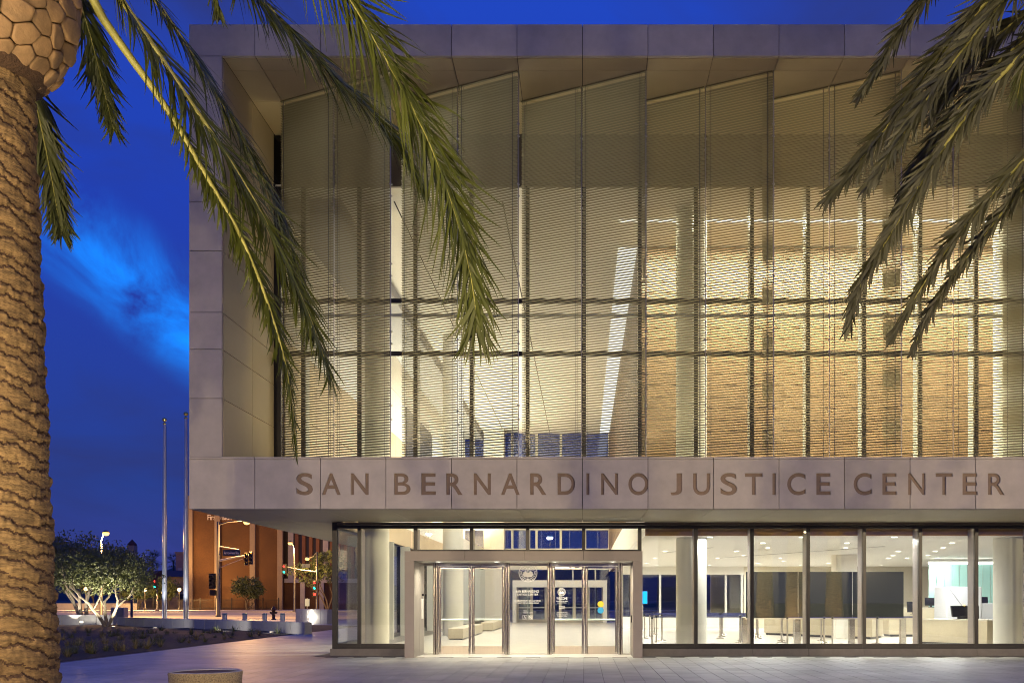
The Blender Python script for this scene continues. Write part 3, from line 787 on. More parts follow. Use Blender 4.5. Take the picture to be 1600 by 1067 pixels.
# ------------------------------------------------------------------ lobby things
DL = [(292,103),(105,162),(62,190),(27,212),(70,220),(402,162),(322,190),(430,180),(290,220),(512,127),(533,147),(490,212),(585,190),(597,203),(505,222),(675,103),(862,127),(857,147),(668,220),(1060,103),(1075,163),(1053,180),(1035,192),(1300,127),(1262,147),(1230,162),(1200,178),(1240,190),(1005,220),(900,205)]
for i, (cx, cyp) in enumerate(DL):
    px, py = 1000 + cx / 2.667, 800 + cyp / 2.667
    Y = FPX * (LC - EYE) / (PY0 - py)
    if Y > 53: Y = 53
    X = (px - PX0) * Y / FPX
    downlight(X, Y, LC - .002, 42, .10, 'small round recessed downlight in the white ceiling of the low lobby', 'round downlights in the low lobby ceiling', LOBBY, 170)
for (x, y) in ((14.5, 36), (14.5, 43), (17.5, 40), (12.5, 49)):
    downlight(x, y, LC - .002, 42, .10, 'small round recessed downlight in the white ceiling of the low lobby', 'round downlights in the low lobby ceiling', LOBBY, 170)
# tall dark glass screen on posts
t = thing('screen_wall', 'long dark glossy panel standing on steel posts across the lobby', 'partition', (8.5, 33.8, 0))
px_posts = [1165, 1247, 1332, 1412]
xp = [(p - PX0) * 33.8 / FPX for p in px_posts]
for a, b in zip(xp[:-1], xp[1:]):
    MB().box(a + .01, b - .01, 33.78, 33.82, .95, 2.57).build('dark_panel', DARKP, t)
for x in xp:
    MB().cbox(x - .11, x + .11, 33.84, 34.0, 0, .96, .02).build('post', STEEL, t)
MB().box(xp[0], xp[-1], 33.77, 33.83, .90, .948).build('rail', BRUSH, t)
# queue posts
st = thing('stanchion', '', 'stanchion', (0, 0, 0), 'queue posts in the security lobby')
MB().lathe([(0, .0), (.17, 0), (.175, .012), (.12, .03), (.035, .045), (0, .045)], (0, 0, 0), 20).build('base', STEEL, st)
MB().lathe([(.03, .04), (.03, .93)], (0, 0, 0), 14).build('pole', BRUSH, st)
MB().lathe([(.0, .93), (.036, .93), (.038, 1.0), (.02, 1.015), (0, 1.015)], (0, 0, 0), 14).build('cap', BLACK, st)
BELT = mat('belt_webbing', (.02, .025, .11), .7)
MB().box(0.036, 1.52, -.003, .003, .962, .990).build('belt', BELT, st)
ns = 0
for row, y in enumerate((33.0, 35.6, 37.4, 39.4, 41.4, 43.6)):
    for c in range(6):
        x = 2.35 + 1.55 * c + (0.35 * row % 0.9)
        if row == 0 and c in (2,): continue
        if row and x > 10: continue
        o = st if ns == 0 else dup(st)
        o.location = (x, y, 0); ns += 1
        o['label'] = 'chrome queue post with a dark blue belt on the pale lobby floor'
for px, y in ((1288, 33.3), (1370, 34.9)):
    o = dup(st); o.location = ((px - PX0) * y / FPX, y, 0)
    o['label'] = 'lone chrome queue post before the long dark panel, %s' % ('on its left half' if px < 1300 else 'at its right half')
    del o['group']
# benches
BENCHM = mat('stone_bench', (.50, .44, .33), .5, var=.06)
for (x0, x1, y0, y1, lb) in ((-5.42, -4.80, 38.3, 45.6, 'long pale stone bench beside the first lobby column, nearer the doors'), (-5.2, -4.6, 48.6, 56.0, 'long pale stone bench farther back in the lobby by the white pier')):
    t = thing('bench', lb, 'bench', ((x0 + x1) / 2, y0, 0), 'stone benches in the lobby')
    MB().cbox(x0, x1, y0, y1, .04, .44, .015).build('seat', BENCHM, t)
    MB().box(x0 + .05, x1 - .05, y0 + .06, y1 - .06, 0, .04).build('plinth', BLACK, t)
# reception and screening counters
DESK = mat('counter_laminate', (.48, .42, .30), .35, var=.05)
def counter(name, label, pts, h):
    t = thing(name, label, 'counter', (pts[0][0], pts[0][1], 0))
    n = len(pts); cxx = sum(p[0] for p in pts) / n; cyy = sum(p[1] for p in pts) / n
    ins = [(cxx + (p[0] - cxx) * .97, cyy + (p[1] - cyy) * .97) for p in pts]
    V = [(x, y, 0) for x, y in ins] + [(x, y, .09) for x, y in ins]
    F = [(i, (i + 1) % n, (i + 1) % n + n, i + n) for i in range(n)]
    MB().add(V, F).build('plinth', BLACK, t)
    V = [(x, y, .09) for x, y in pts] + [(x, y, h - .035) for x, y in pts]
    MB().add(V, F + [tuple(range(n - 1, -1, -1)), tuple(range(n, 2 * n))]).build('front', DESK, t)
    o = [(cxx + (p[0] - cxx) * 1.015, cyy + (p[1] - cyy) * 1.015) for p in pts]
    V = [(x, y, h - .03) for x, y in o] + [(x, y, h) for x, y in o]
    MB().add(V, F + [tuple(range(n - 1, -1, -1)), tuple(range(n, 2 * n))]).build('counter_top', mat('counter_stone', (.55, .50, .40), .25), t)
    return t
counter('counter', 'tan reception counter nearest the glass, right of the last clear pane', [(12.05, 34.4), (13.7, 32.6), (14.7, 33.6), (13.1, 35.4)], .90)
counter('counter', 'long low tan counter running back behind the dark panel', [(11.6, 38.6), (12.6, 40.4), (8.8, 44.6), (8.2, 43.6)], .98)
counter('counter', 'white topped counter against the beige wall under the small screens', [(13.2, 41.5), (16.6, 41.5), (16.6, 42.4), (13.2, 42.4)], 1.25)
# screens on the counters
def monitor(label, px, py, Y, wd, hg, zb, rotz=0.2, tilt=0.1):
    x = (px - PX0) * Y / FPX
    t = thing('monitor', label, 'monitor', (x, Y, zb)); 
    o = MB().cbox(-wd / 2, wd / 2, -.025, .025, .08, .08 + hg, .01).build('screen', BLACK); o.parent = t
    o = MB().box(-.04, .04, .0, .05, 0, .1).box(-.12, .12, -.08, .1, 0, .015).build('stand', BLACK); o.parent = t
    t.rotation_euler = (-tilt, 0, rotz); return t
monitor('black monitor at the left end of the lobby counter beside the dark panel', 1428, 960, 40.5, .60, .45, .98)
monitor('large black monitor tilted back on the near tan counter', 1499, 960, 34.2, .62, .40, .90, .35, .2)
monitor('wide black screen set high on a white counter before the teal glass', 1527, 940, 38.0, .85, .32, 1.30, 0)
monitor('small dark monitor with white stand on the white topped counter', 1455, 940, 41.8, .55, .34, 1.252, 0)
MB()
# baggage scanner
t = thing('baggage_scanner', 'white walk-up security scanner cabinet with crossed grey bands', 'scanner', (15.1, 37.6, 0))
SCN = mat('scanner_white', (.50, .51, .55), .4)
MB().cbox(14.2, 15.6, 37.6, 38.9, .08, 2.10, .03).build('cabinet', SCN, t)
MB().cbox(15.62, 17.2, 37.7, 38.8, .08, 1.45, .03).build('conveyor_hood', SCN, t)
for s in (-1, 1):
    MB().tube([(14.9 - s * .55, 37.59, .5), (14.9 + s * .55, 37.59, 2.0)], .025, 6).build('band', mat('grey_band', (.42, .43, .47), .5), t)
MB().cbox(15.7, 16.9, 37.2, 37.66, .0, .85, .02).build('conveyor', mat('grey_conveyor', (.3, .3, .31), .5), t)
t = thing('scanner_lamp', 'small red and amber signal lamps on top of the monitor counter', 'signal lamp', (13.95, 34.6, .9))
for i, (c, nm) in enumerate((((1, .6, .1), 'amber'), ((1, .6, .1), 'amber'), ((1, .05, .03), 'red'))):
    MB().lathe([(0, .46), (.03, .46), (.03, .51), (0, .52)], (13.75 + .19 * i, 34.7, .9), 10).build('lamp', glow('lamp_' + nm, c, 3.0), t)
MB().box(13.6, 14.3, 34.72, 34.76, .9, 1.37).build('mast', BLACK, t)
# teal etched glass screen
t = thing('etched_screen', 'pale teal etched glass wall behind the scanner, lit along its top', 'glass wall', (17.0, 43.4, 0))
for i in range(14):
    MB().box(15.6 + .35 * i + .01, 15.6 + .35 * (i + 1) - .01, 43.4, 43.43, .1, 3.2).build('etched_pane', mat('teal_glass', (.34, .56, .53), .25, var=.04, vscale=1, rnd=.08), t)
MB().box(15.6, 20.5, 43.36, 43.46, 3.2, 3.3).build('light_strip', glow('strip_white', (1, .97, .9), 3), t)
area('strip_lamp', (17.5, 42.9, 3.25), (R(28), 0, 0), 4.6, .15, 6, (1, .97, .9))
text_mb('INFORMATION', 16.0, 17.9, 1.72, 1.90, 43.38, .015).build('lettering', WHITE, t)
# blue screen seen at the right of the entrance, indoors
t = thing('display_screen', 'bright cyan information display standing by the rear windows', 'display', (3.0, 50, 0))
MB().cbox(2.72, 3.34, 50, 50.08, 1.35, 2.05, .01).build('screen_case', BLACK, t)
MB().box(2.75, 3.31, 49.99, 49.998, 1.38, 2.02).build('screen', glow('cyan_screen', (.02, .45, 1.0), .8), t)
MB().cbox(2.98, 3.10, 50.02, 50.08, .0, 1.36, .01).build('stand', ALU, t)

# ================================================================== PALMS
def trunk_mesh(r0, r1, h, ncell=5):
    nth, nz_ = 230, int(h / .009)
    th = np.linspace(0, 2 * np.pi, nth, endpoint=False)[None, :]; z = np.linspace(0, h, nz_)[:, None]
    hh = .118 + .0 * z
    rr = np.random.default_rng(3)
    def wob(thv, zv): return .32 * np.sin(2 * thv + 1.7 * zv) + .22 * np.sin(3 * thv - 2.9 * zv + 1) + .15 * np.sin(5 * thv + 4.3 * zv)
    zz = z / hh + 4 * th / (2 * np.pi) + wob(th, z) * .34
    k = np.floor(zz)
    amp = .24
    def bound(kk, t): 
        ph = 2.4 * np.sin(kk * 12.9898) 
        return kk + amp * np.where(kk % 2 == 0, 1, -1) * np.sin(ncell * t + .6 * np.sin(kk * 3.1)) + .09 * np.sin(17 * t + ph) + .05 * np.sin(43 * t + 2 * ph) + .035 * np.sin(71 * t - ph)
    low, high = bound(k, th), bound(k + 1, th)
    sh = np.where(zz < low, -1, np.where(zz >= high, 1, 0)); k = k + sh
    low, high = bound(k, th), bound(k + 1, th)
    wdt = np.maximum(high - low, .05); s = np.clip((zz - low) / wdt, 0, 1)
    prof = (np.clip(4 * s * (1 - s), 0, 1) ** .24) * (.72 + .28 * s) * np.minimum(1, .25 + wdt * .9)
    cell = np.sin(k * 7.13 + np.floor(ncell * th / (2 * np.pi) + .5 * (k % 2)) * 3.7)
    disp = .055 * prof + .014 * cell * np.minimum(1, 4 * s * (1 - s)) + .0035 * np.sin(2 * np.pi * z / .031 + 3 * np.sin(3 * th) + 2 * np.sin(7 * th + k) + 5 * th) * s + .003 * np.sin(60 * th + 9 * k) * s
    base = r0 + (r1 - r0) * np.clip(z / h, 0, 1) ** .8 + .05 * np.exp(-z / .5)
    r = base - .03 + disp
    V = np.stack([r * np.cos(th), r * np.sin(th), np.broadcast_to(z, r.shape)], -1).reshape(-1, 3)
    i, j = np.meshgrid(np.arange(nz_ - 1), np.arange(nth), indexing='ij'); j2 = (j + 1) % nth
    F = np.stack([i * nth + j, i * nth + j2, (i + 1) * nth + j2, (i + 1) * nth + j], -1).reshape(-1, 4)
    me = bpy.data.meshes.new('trunk'); me.from_pydata(V.tolist(), [], F.tolist()); me.polygons.foreach_set('use_smooth', [True] * len(F))
    fib = ((s > .87) | (s < .05) | (wdt < .22))[:-1, :].reshape(-1).astype(np.int32)
    return me, fib
TRUNK = mat('palm_bark', (.170, .108, .043), .85, var=.62, vscale=7, bump=.8, bscale=26, stretch=(1, 1, 5), coord='OBJ')
BOOT = mat('cut_frond_base', (.25, .155, .07), .75, var=.4, vscale=6, bump=.25, bscale=40, rnd=.16, coord='OBJ')
FIBRE = mat('boot_fibre', (.060, .032, .016), .95, var=.4, vscale=30, bump=.8, bscale=60, coord='OBJ')
STALK = mat('frond_stalk', (.26, .25, .055), .5, var=.2, vscale=6, coord='OBJ')
LEAF = mat('palm_leaflet', (.056, .068, .009), .5, var=.38, vscale=2.2, coord='OBJ')
for _m in (LEAF,):
    _b = _m.node_tree.nodes['Principled BSDF']; _b.inputs['Specular IOR Level'].default_value = .35
trunk_me, _fib = trunk_mesh(.60, .350, 6.05); trunk_me.materials.append(TRUNK); trunk_me.materials.append(FIBRE)
trunk_me.polygons.foreach_set('material_index', _fib); trunk_me.update()

def bulb_r(t):       # t 0 bottom .. 1 top, radius of the swollen head of cut bases
    t = max(t, 0); return .36 + .345 * math.sin(min(1, t * 1.9) * math.pi * .5) ** .62 - .16 * max(0, t - .62)

BOOTS = {}
def boots(hb):
    """irregular six sided cut frond bases that tile the swollen head; each its own mesh"""
    if hb in BOOTS: return BOOTS[hb]
    rr = random.Random(17); nc, nr = 17, 9; out = []
    cen = {}
    for r in range(-1, nr + 1):
        for c in range(nc):
            cen[r, c] = ((c + .5 * (r % 2) + rr.uniform(-.36, .36)) / nc * 2 * math.pi, (r + .5 + rr.uniform(-.32, .32)) / nr)
    def C(r, c):
        k, c2 = divmod(c, nc); a, f = cen[r, c2]; return (a + 2 * math.pi * k, f)
    def S(a, f, d):
        r = bulb_r(f); z = hb + .02 + 1.2 * f
        sl = (bulb_r(f + .02) - bulb_r(f - .02)) / .048
        n = Vector((1, 0, -sl)).normalized()
        rad = r - .03 + n.x * d; zz = z + n.z * d
        return (rad * math.cos(a), rad * math.sin(a), zz)
    for r in range(nr):
        for c in range(nc):
            o = r % 2; me_ = C(r, c)
            nb_ = [C(r, c + 1), C(r + 1, c + o), C(r + 1, c - 1 + o), C(r, c - 1), C(r - 1, c - 1 + o), C(r - 1, c + o)]
            poly = [((me_[0] + nb_[k][0] + nb_[(k + 1) % 6][0]) / 3, (me_[1] + nb_[k][1] + nb_[(k + 1) % 6][1]) / 3) for k in range(6)]
            # round the corners
            pp = []
            for k in range(6):
                p, q = poly[k], poly[(k + 1) % 6]
                for t in (.12, .5, .88): pp.append((p[0] + (q[0] - p[0]) * t, p[1] + (q[1] - p[1]) * t))
            n = len(pp); h0 = rr.uniform(.035, .052); tl = rr.uniform(-.03, .03)
            V = []
            for sc, d in ((.965, -.06), (.965, h0 * .6), (.93, h0 * .92), (.78, h0), ):
                V += [S(me_[0] + (p[0] - me_[0]) * sc, me_[1] + (p[1] - me_[1]) * sc, d + (tl * (p[0] - me_[0]) * 4 if d > 0 else 0)) for p in pp]
            V.append(S(me_[0], me_[1], h0 - .004))
            F = [(i * n + k, i * n + (k + 1) % n, (i + 1) * n + (k + 1) % n, (i + 1) * n + k) for i in range(3) for k in range(n)]
            F += [(3 * n + k, 3 * n + (k + 1) % n, 4 * n) for k in range(n)]
            b = MB(); b.add(V, F, True); out.append(b.mesh('cut_base', BOOT))
    BOOTS[hb] = out; return out
def frond_mesh(pts, roll, ll, n=84, seed=1, start=.16, rad=.030, stiff=.55, hang=.25, width=.0115, ang=(26, 44), lift=.32):
    """rachis mesh and leaflet mesh; pts are points along the stalk, roll turns the blade about it"""
    rr = random.Random(seed)
    P_ = [Vector(p) for p in pts]
    # smooth curve (Catmull-Rom)
    def cr(i, t):
        p0, p1, p2, p3 = P_[max(i - 1, 0)], P_[i], P_[i + 1], P_[min(i + 2, len(P_) - 1)]
        return .5 * ((2 * p1) + (p2 - p0) * t + (2 * p0 - 5 * p1 + 4 * p2 - p3) * t * t + (-p0 + 3 * p1 - 3 * p2 + p3) * t ** 3)
    C = [cr(i, k / 8) for i in range(len(P_) - 1) for k in range(8)] + [P_[-1]]
    L = [0]
    for a, b in zip(C[:-1], C[1:]): L.append(L[-1] + (b - a).length)
    tot = L[-1]
    def at(s):
        d = s * tot
        for i in range(len(C) - 1):
            if L[i + 1] >= d:
                f = (d - L[i]) / max(L[i + 1] - L[i], 1e-9); return C[i].lerp(C[i + 1], f), (C[i + 1] - C[i]).normalized()
        return C[-1], (C[-1] - C[-2]).normalized()
    rb = MB()
    ts = [k / 26 for k in range(27)]
    rb.tube([at(s)[0] for s in ts], [rad * (1 - .93 * s ** .55) + .002 for s in ts], 7)
    lb = MB()
    for k in range(n):
        s = start + (1 - start) * (k + rr.random() * .5) / n
        p, t = at(min(s, .995))
        side0 = t.cross(Vector((0, 0, 1)))
        if side0.length < .05: side0 = Vector((1, 0, 0))
        side0.normalize()
        side0 = Matrix.Rotation(roll, 3, t) @ side0
        u = (s - start) / (1 - start)
        ln_ = ll * (.38 + .62 * min(1, u / .22)) * (1 - .55 * max(0, (u - .55) / .45) ** 1.4) * rr.uniform(.85, 1.08)
        wd_ = width * (1 if u > .05 else .5)
        nrm0 = side0.cross(t).normalized()
        for sg in (-1, 1):
            a = R(rr.uniform(*ang)) * (1 - .3 * u)
            up = rr.uniform(-lift, lift)
            d = (t * math.cos(a) + side0 * sg * math.sin(a) + nrm0 * up * .8).normalized()
            q = p.copy(); dd = d.copy(); prev = None
            segs = 5; gv = (1 - stiff) * rr.uniform(.5, 2.3); cu_ = rr.uniform(-1, 1)
            nv = []
            wv = dd.cross(nrm0 + side0 * sg * .6 * rr.uniform(-1, 1)).normalized()
            for i in range(segs + 1):
                f = i / segs
                ww = wd_ * (.45 + .55 * min(1, f * 4)) * (1 - f ** 2.2) + .0015
                nv.append((q - wv * ww, q + wv * ww))
                dd = (dd + Vector((0, 0, -1)) * hang * gv * (.4 + f) + wv * cu_ * .1).normalized()
                q = q + dd * (ln_ / segs)
            V = [x for pr in nv for x in pr]
            lb.add(V, [(2 * i, 2 * i + 1, 2 * i + 3, 2 * i + 2) for i in range(segs)])
    return rb, lb
DIMLEAF = mat('dim_dry_leaflet', (.036, .037, .011), .55, var=.45, vscale=2.2, coord='OBJ')  # brownish dry leaflets, darkened in colour to mimic weaker light on this palm
def add_frond(par, pts, roll, ll, seed, local=False, **k):
    rb, lb = frond_mesh(pts, roll, ll, seed=seed, **k)
    if local:
        f = rb.build('frond', STALK); f.parent = par
        l = lb.build('leaflets', LEAF); l.parent = f; l['kind'] = 'stuff'
    else:
        f = rb.build('frond', STALK, par); l = lb.build('leaflets', DIMLEAF if par.location.x > 0 else LEAF, f, 'stuff')
    return f
def palm_body(label, loc, hb=5.86):
    t = thing('date_palm', label, 'palm tree', loc, 'date palms of the plaza')
    inst('trunk', trunk_me, t, (0, 0, 0), (0, 0, 1.1))
    o = MB().lathe([(.30, hb - .05), (bulb_r(.1) - .07, hb + .02)] + [(bulb_r(k / 12) - .06, hb + .04 + 1.15 * k / 12) for k in range(2, 13)] + [(.2, hb + 1.45), (.05, hb + 1.5)], (0, 0, 0), 36).build('crown_core', FIBRE); o.parent = t
    for me in boots(hb): inst('cut_base', me, t, (0, 0, 0))
    # grate of soil round the foot
    o = MB().lathe([(.44, .004), (.95, .004), (.95, -.02)], (0, 0, 0), 32).build('tree_pit', SOIL); o.parent = t
    return t
HB = 5.93
def generic(par, az, el, length, seed, droop=1.0, ll=.42):
    """frond arching from the crown in direction az"""
    pts = []; d = Vector((math.cos(az) * math.cos(el), math.sin(az) * math.cos(el), math.sin(el)))
    q = Vector((.25 * math.cos(az), .25 * math.sin(az), HB + 1.2)); n = 7
    for i in range(n):
        pts.append(q.copy()); q = q + d * (length / (n - 1)); d = (d + Vector((0, 0, -.34 * droop))).normalized()
    return add_frond(par, pts, random.Random(seed).uniform(-.5, .5), ll, seed, True, n=70)

YP = 8.0
lp = Vector((-5.0, YP, 0))
palmL = palm_body('tall date palm at the left edge with rough lit trunk and drooping fronds', lp, HB)
top = lp + Vector((0, 0, HB + 1.05))
def path(pxs, ys, lead=()):
    return list(lead) + [P(a, b, y) for (a, b), y in zip(pxs, ys)]
def rim(a, z=HB + .95, r=.45): return lp + Vector((r * math.cos(a), r * math.sin(a), z))
def lin(a, b, n): return [a + (b - a) * i / (n - 1) for i in range(n)]
# A: long thin yellow stalk
add_frond(palmL, path([(118, -40), (160, 28), (205, 92), (262, 172), (322, 275), (374, 365), (420, 478), (450, 590), (463, 712)], lin(7.75, 8.5, 9), [rim(-.6, HB + .95, .5)]), R(62), .30, 11, n=174, start=.34, rad=.052, hang=.30, width=.009)
# B
add_frond(palmL, path([(150, -70), (190, 0), (238, 70), (298, 160), (352, 240), (402, 322), (448, 415), (486, 500), (516, 590)], lin(7.6, 8.3, 9), [rim(-.3, HB + 1.1)]), R(38), .62, 12, n=217, start=.14, rad=.042, hang=.22)
# B2 second blade just behind
add_frond(palmL, path([(170, -90), (235, -10), (300, 85), (352, 170), (398, 250), (440, 345), (470, 440), (486, 520)], lin(8.4, 9.4, 8), [rim(.0, HB + 1.15)]), R(24), .60, 13, n=188, start=.2, rad=.03, hang=.20)
# C
add_frond(palmL, path([(300, -140), (392, -20), (455, 48), (520, 118), (575, 168), (622, 222), (660, 290)], lin(8.2, 9.0, 7), [rim(.1, HB + 1.25), P(180, -170, 8.1)]), R(30), .66, 14, n=203, start=.3, rad=.03, hang=.18)
# D broad blade
add_frond(palmL, path([(380, -230), (470, -110), (535, -20), (585, 62), (632, 145), (672, 225), (704, 310), (728, 395), (742, 470), (744, 520)], lin(7.9, 8.6, 10), [rim(.2, HB + 1.3), P(200, -260, 7.9)]), R(-12), .86, 15, n=200, start=.28, rad=.03, stiff=.72, hang=.34, width=.0125, ang=(28, 55))
# E, F: small dark blades beyond the trunk
add_frond(palmL, path([(95, -90), (118, -20), (138, 45), (154, 105), (167, 160), (178, 205)], lin(9.2, 10.4, 6), [rim(1.2, HB + 1.0)]), R(10), .46, 16, n=159, start=.2, rad=.022, hang=.12)
add_frond(palmL, path([(20, 40), (48, 130), (66, 205), (80, 275), (90, 330), (97, 368)], lin(9.0, 10.2, 6), [rim(1.5, HB + .9)]), R(10), .46, 17, n=159, start=.2, rad=.022, hang=.12)
# short tips along the top edge
add_frond(palmL, path([(260, -260), (300, -150), (326, -60), (338, 10), (345, 30)], lin(8.6, 9.2, 5), [rim(.5, HB + 1.3), P(180, -260, 8.4)]), R(20), .30, 18, n=87, start=.3, rad=.02, hang=.15)
for i in range(16):
    az = R(115 + 165 * (i + .5) / 16); generic(palmL, az, R(18 + 55 * ((i * 7) % 16) / 16), 3.4, 100 + i)
for i in range(5):
    generic(palmL, R(-50 + 25 * i), R(70 + 4 * (i % 3)), 2.6, 140 + i, .35)
# right-hand palm, trunk just outside the picture
rpv = Vector((4.15, 7.0, 0))
palmR = palm_body('date palm at the right whose fronds hang into view from the upper corner', rpv, 5.6)
def rimR(a, z=6.6, r=.45): return rpv + Vector((r * math.cos(a), r * math.sin(a), z))
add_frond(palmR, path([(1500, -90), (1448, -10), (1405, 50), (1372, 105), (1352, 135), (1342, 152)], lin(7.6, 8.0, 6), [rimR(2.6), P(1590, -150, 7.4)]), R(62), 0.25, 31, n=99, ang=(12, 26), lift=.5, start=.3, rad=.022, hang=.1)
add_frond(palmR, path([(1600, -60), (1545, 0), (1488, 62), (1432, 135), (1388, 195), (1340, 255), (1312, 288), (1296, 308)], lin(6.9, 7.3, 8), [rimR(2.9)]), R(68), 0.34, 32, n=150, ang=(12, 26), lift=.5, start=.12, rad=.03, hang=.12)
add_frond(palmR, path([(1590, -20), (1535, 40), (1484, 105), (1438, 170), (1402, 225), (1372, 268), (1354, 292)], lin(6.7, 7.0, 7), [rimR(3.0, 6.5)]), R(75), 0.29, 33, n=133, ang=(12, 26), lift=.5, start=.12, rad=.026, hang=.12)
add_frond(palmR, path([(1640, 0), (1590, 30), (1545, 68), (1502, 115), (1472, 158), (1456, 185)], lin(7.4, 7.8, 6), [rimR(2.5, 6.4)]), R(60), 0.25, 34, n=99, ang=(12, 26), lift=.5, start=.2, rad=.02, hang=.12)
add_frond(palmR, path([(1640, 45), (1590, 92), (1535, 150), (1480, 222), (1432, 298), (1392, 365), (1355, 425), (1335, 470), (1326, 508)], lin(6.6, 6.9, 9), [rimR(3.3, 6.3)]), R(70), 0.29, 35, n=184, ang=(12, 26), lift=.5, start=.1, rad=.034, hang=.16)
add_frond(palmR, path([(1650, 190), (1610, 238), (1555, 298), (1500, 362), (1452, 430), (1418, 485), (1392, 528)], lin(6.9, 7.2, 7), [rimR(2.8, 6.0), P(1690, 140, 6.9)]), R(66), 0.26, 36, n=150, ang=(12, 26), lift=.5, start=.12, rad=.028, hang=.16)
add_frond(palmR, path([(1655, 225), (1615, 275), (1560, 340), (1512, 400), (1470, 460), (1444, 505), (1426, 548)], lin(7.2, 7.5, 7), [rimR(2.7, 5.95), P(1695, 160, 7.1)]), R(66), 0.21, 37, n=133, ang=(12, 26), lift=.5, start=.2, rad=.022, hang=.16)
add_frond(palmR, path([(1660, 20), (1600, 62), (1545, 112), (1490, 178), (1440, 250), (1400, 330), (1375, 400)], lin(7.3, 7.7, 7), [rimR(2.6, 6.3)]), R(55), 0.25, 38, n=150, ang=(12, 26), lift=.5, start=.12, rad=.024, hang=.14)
for i in range(15):
    az = R(-115 + 205 * (i + .5) / 15); generic(palmR, az, R(10 + 55 * ((i * 7) % 15) / 15), 3.2, 200 + i)
for i in range(4):
    generic(palmR, R(120 + 40 * i), R(72), 2.4, 240 + i, .3)
# palms that stand behind the camera: the glass mirrors their lit trunks
pg = palm_body('date palm right of the picture, mirrored between two dark lobby panels', (10.7, 6.5, 0), 5.6)
for i in range(24): generic(pg, R(360 * i / 24), R(10 + 65 * ((i * 7) % 24) / 24), 3.2, 300 + i)
for x, y, lb in ((5.4, -5.0, 'mirrored beside the first lobby column'), (15.6, -5.0, 'mirrored at the right part of the dark panel'), (11.3, -5.0, 'mirrored at the left end of the dark panel')):
    dup(pg, (x, y, 0), random.uniform(0, 6), 'date palm standing behind the viewer, ' + lb)

# palm uplights let into the paving
upl = thing('ground_uplight', '', 'uplight', (0, 0, 0), 'uplights at the palms')
MB().lathe([(.0, .006), (.10, .006), (.13, .008), (.14, .0), (.14, -.01)], (0, 0, 0), 20).build('bezel', STEEL, upl)
o = MB().disc((0, 0, .011), .085, 18).build('lens', glow('uplight_lens', (1, .85, .6), 4)); o.parent = upl
UP = [((-3.3, 3.3, 0), (-4.2, 8, 5.7), 560), ((-5.9, 4.2, 0), (-4.9, 8, 4.4), 150), ((2.2, 4.2, 0), (3.4, 7, 5.5), 22), ((9.6, 8.3, 0), (10.7, 6.5, 3.0), 900), ((4.6, -3.0, 0), (5.4, -5, 3.0), 1300), ((14.9, -3.0, 0), (15.6, -5, 3.0), 1300), ((10.6, -3.0, 0), (11.3, -5, 3.0), 1300)]
for i, (l, tg, pw) in enumerate(UP):
    o = upl if i == 0 else dup(upl)
    o.location = l; o['label'] = 'small round paving uplight ' + ('on the camera side of the left date palm', 'left of the left date palm, close to its foot', 'at the foot of the right date palm', 'behind the date palm right of the picture', 'at the date palm nearest behind the viewer', 'at the rearmost right date palm', 'at the middle one of the rear date palms')[i]
    spot('palm_uplamp', (l[0], l[1], .05), tg, pw, 88, (1.0, .80, .48), .06, .8)

# ================================================================== PLAZA FURNITURE
AGG = mat('exposed_aggregate', (.34, .27, .15), .85, var=.55, vscale=70, bump=.8, bscale=80, coord='OBJ', detail=2)
t = thing('litter_bin', 'round aggregate concrete litter bin with dark funnel lid', 'litter bin', (P(321.5, 0, 10.3).x, 10.3, 0))
c = tuple(t.location); rt = .372; zt = .83
MB().lathe([(.30, 0), (.33, .02), (.352, .4), (rt, zt - .05), (rt + .006, zt - .02), (rt, zt)], c, 48).build('drum', AGG, t)
MB().lathe([(rt, zt), (rt - .01, zt + .008), (rt - .035, zt), (rt - .04, zt - .01)], c, 48).build('rim', CONCW, t)
LID = mat('spun_lid', (.16, .09, .055), .5, .5)
MB().lathe([(rt - .04, zt - .012), (.16, zt - .035), (.13, zt - .04), (.125, zt - .12), (.12, zt - .30)], c, 40).build('lid', LID, t)
MB().lathe([(.0, zt - .31), (.122, zt - .31)], c, 30).build('liner', BLACK, t)

# low walls of concrete blocks
def wall_run(label, x0, y0, x1, y1, h, th, bl):
    L = math.hypot(x1 - x0, y1 - y0); n = max(1, round(L / bl)); a = math.atan2(y1 - y0, x1 - x0)
    t = thing('low_wall', label, 'low wall', (x0, y0, 0)); t.rotation_euler = (0, 0, a)
    me = MB().cbox(.018, L / n - .018, -th / 2, th / 2, -.05, h, .012).mesh('wall_block', CONCW)
    for i in range(n): inst('wall_block', me, t, (i * L / n, 0, 0))
    o = MB().box(.02, L - .02, -th / 2 + .03, th / 2 - .03, -.05, h - .03).build('wall_core', JOINT); o.parent = t
    return t
wall_run('long low pale concrete block wall behind the planting bed', P(188, 0, 57).x, 57, P(482, 0, 44.3).x, 44.3, .55, .4, 1.12)
wall_run('low concrete wall at the far left behind the lit tree', -50, 64, P(180, 0, 61).x, 61, .62, .35, 1.2)
wall_run('short pale wall with a wall light near the street sign, beside the building', P(466, 0, 66).x, 66, P(516, 0, 62).x, 62, .95, .4, 1.1)
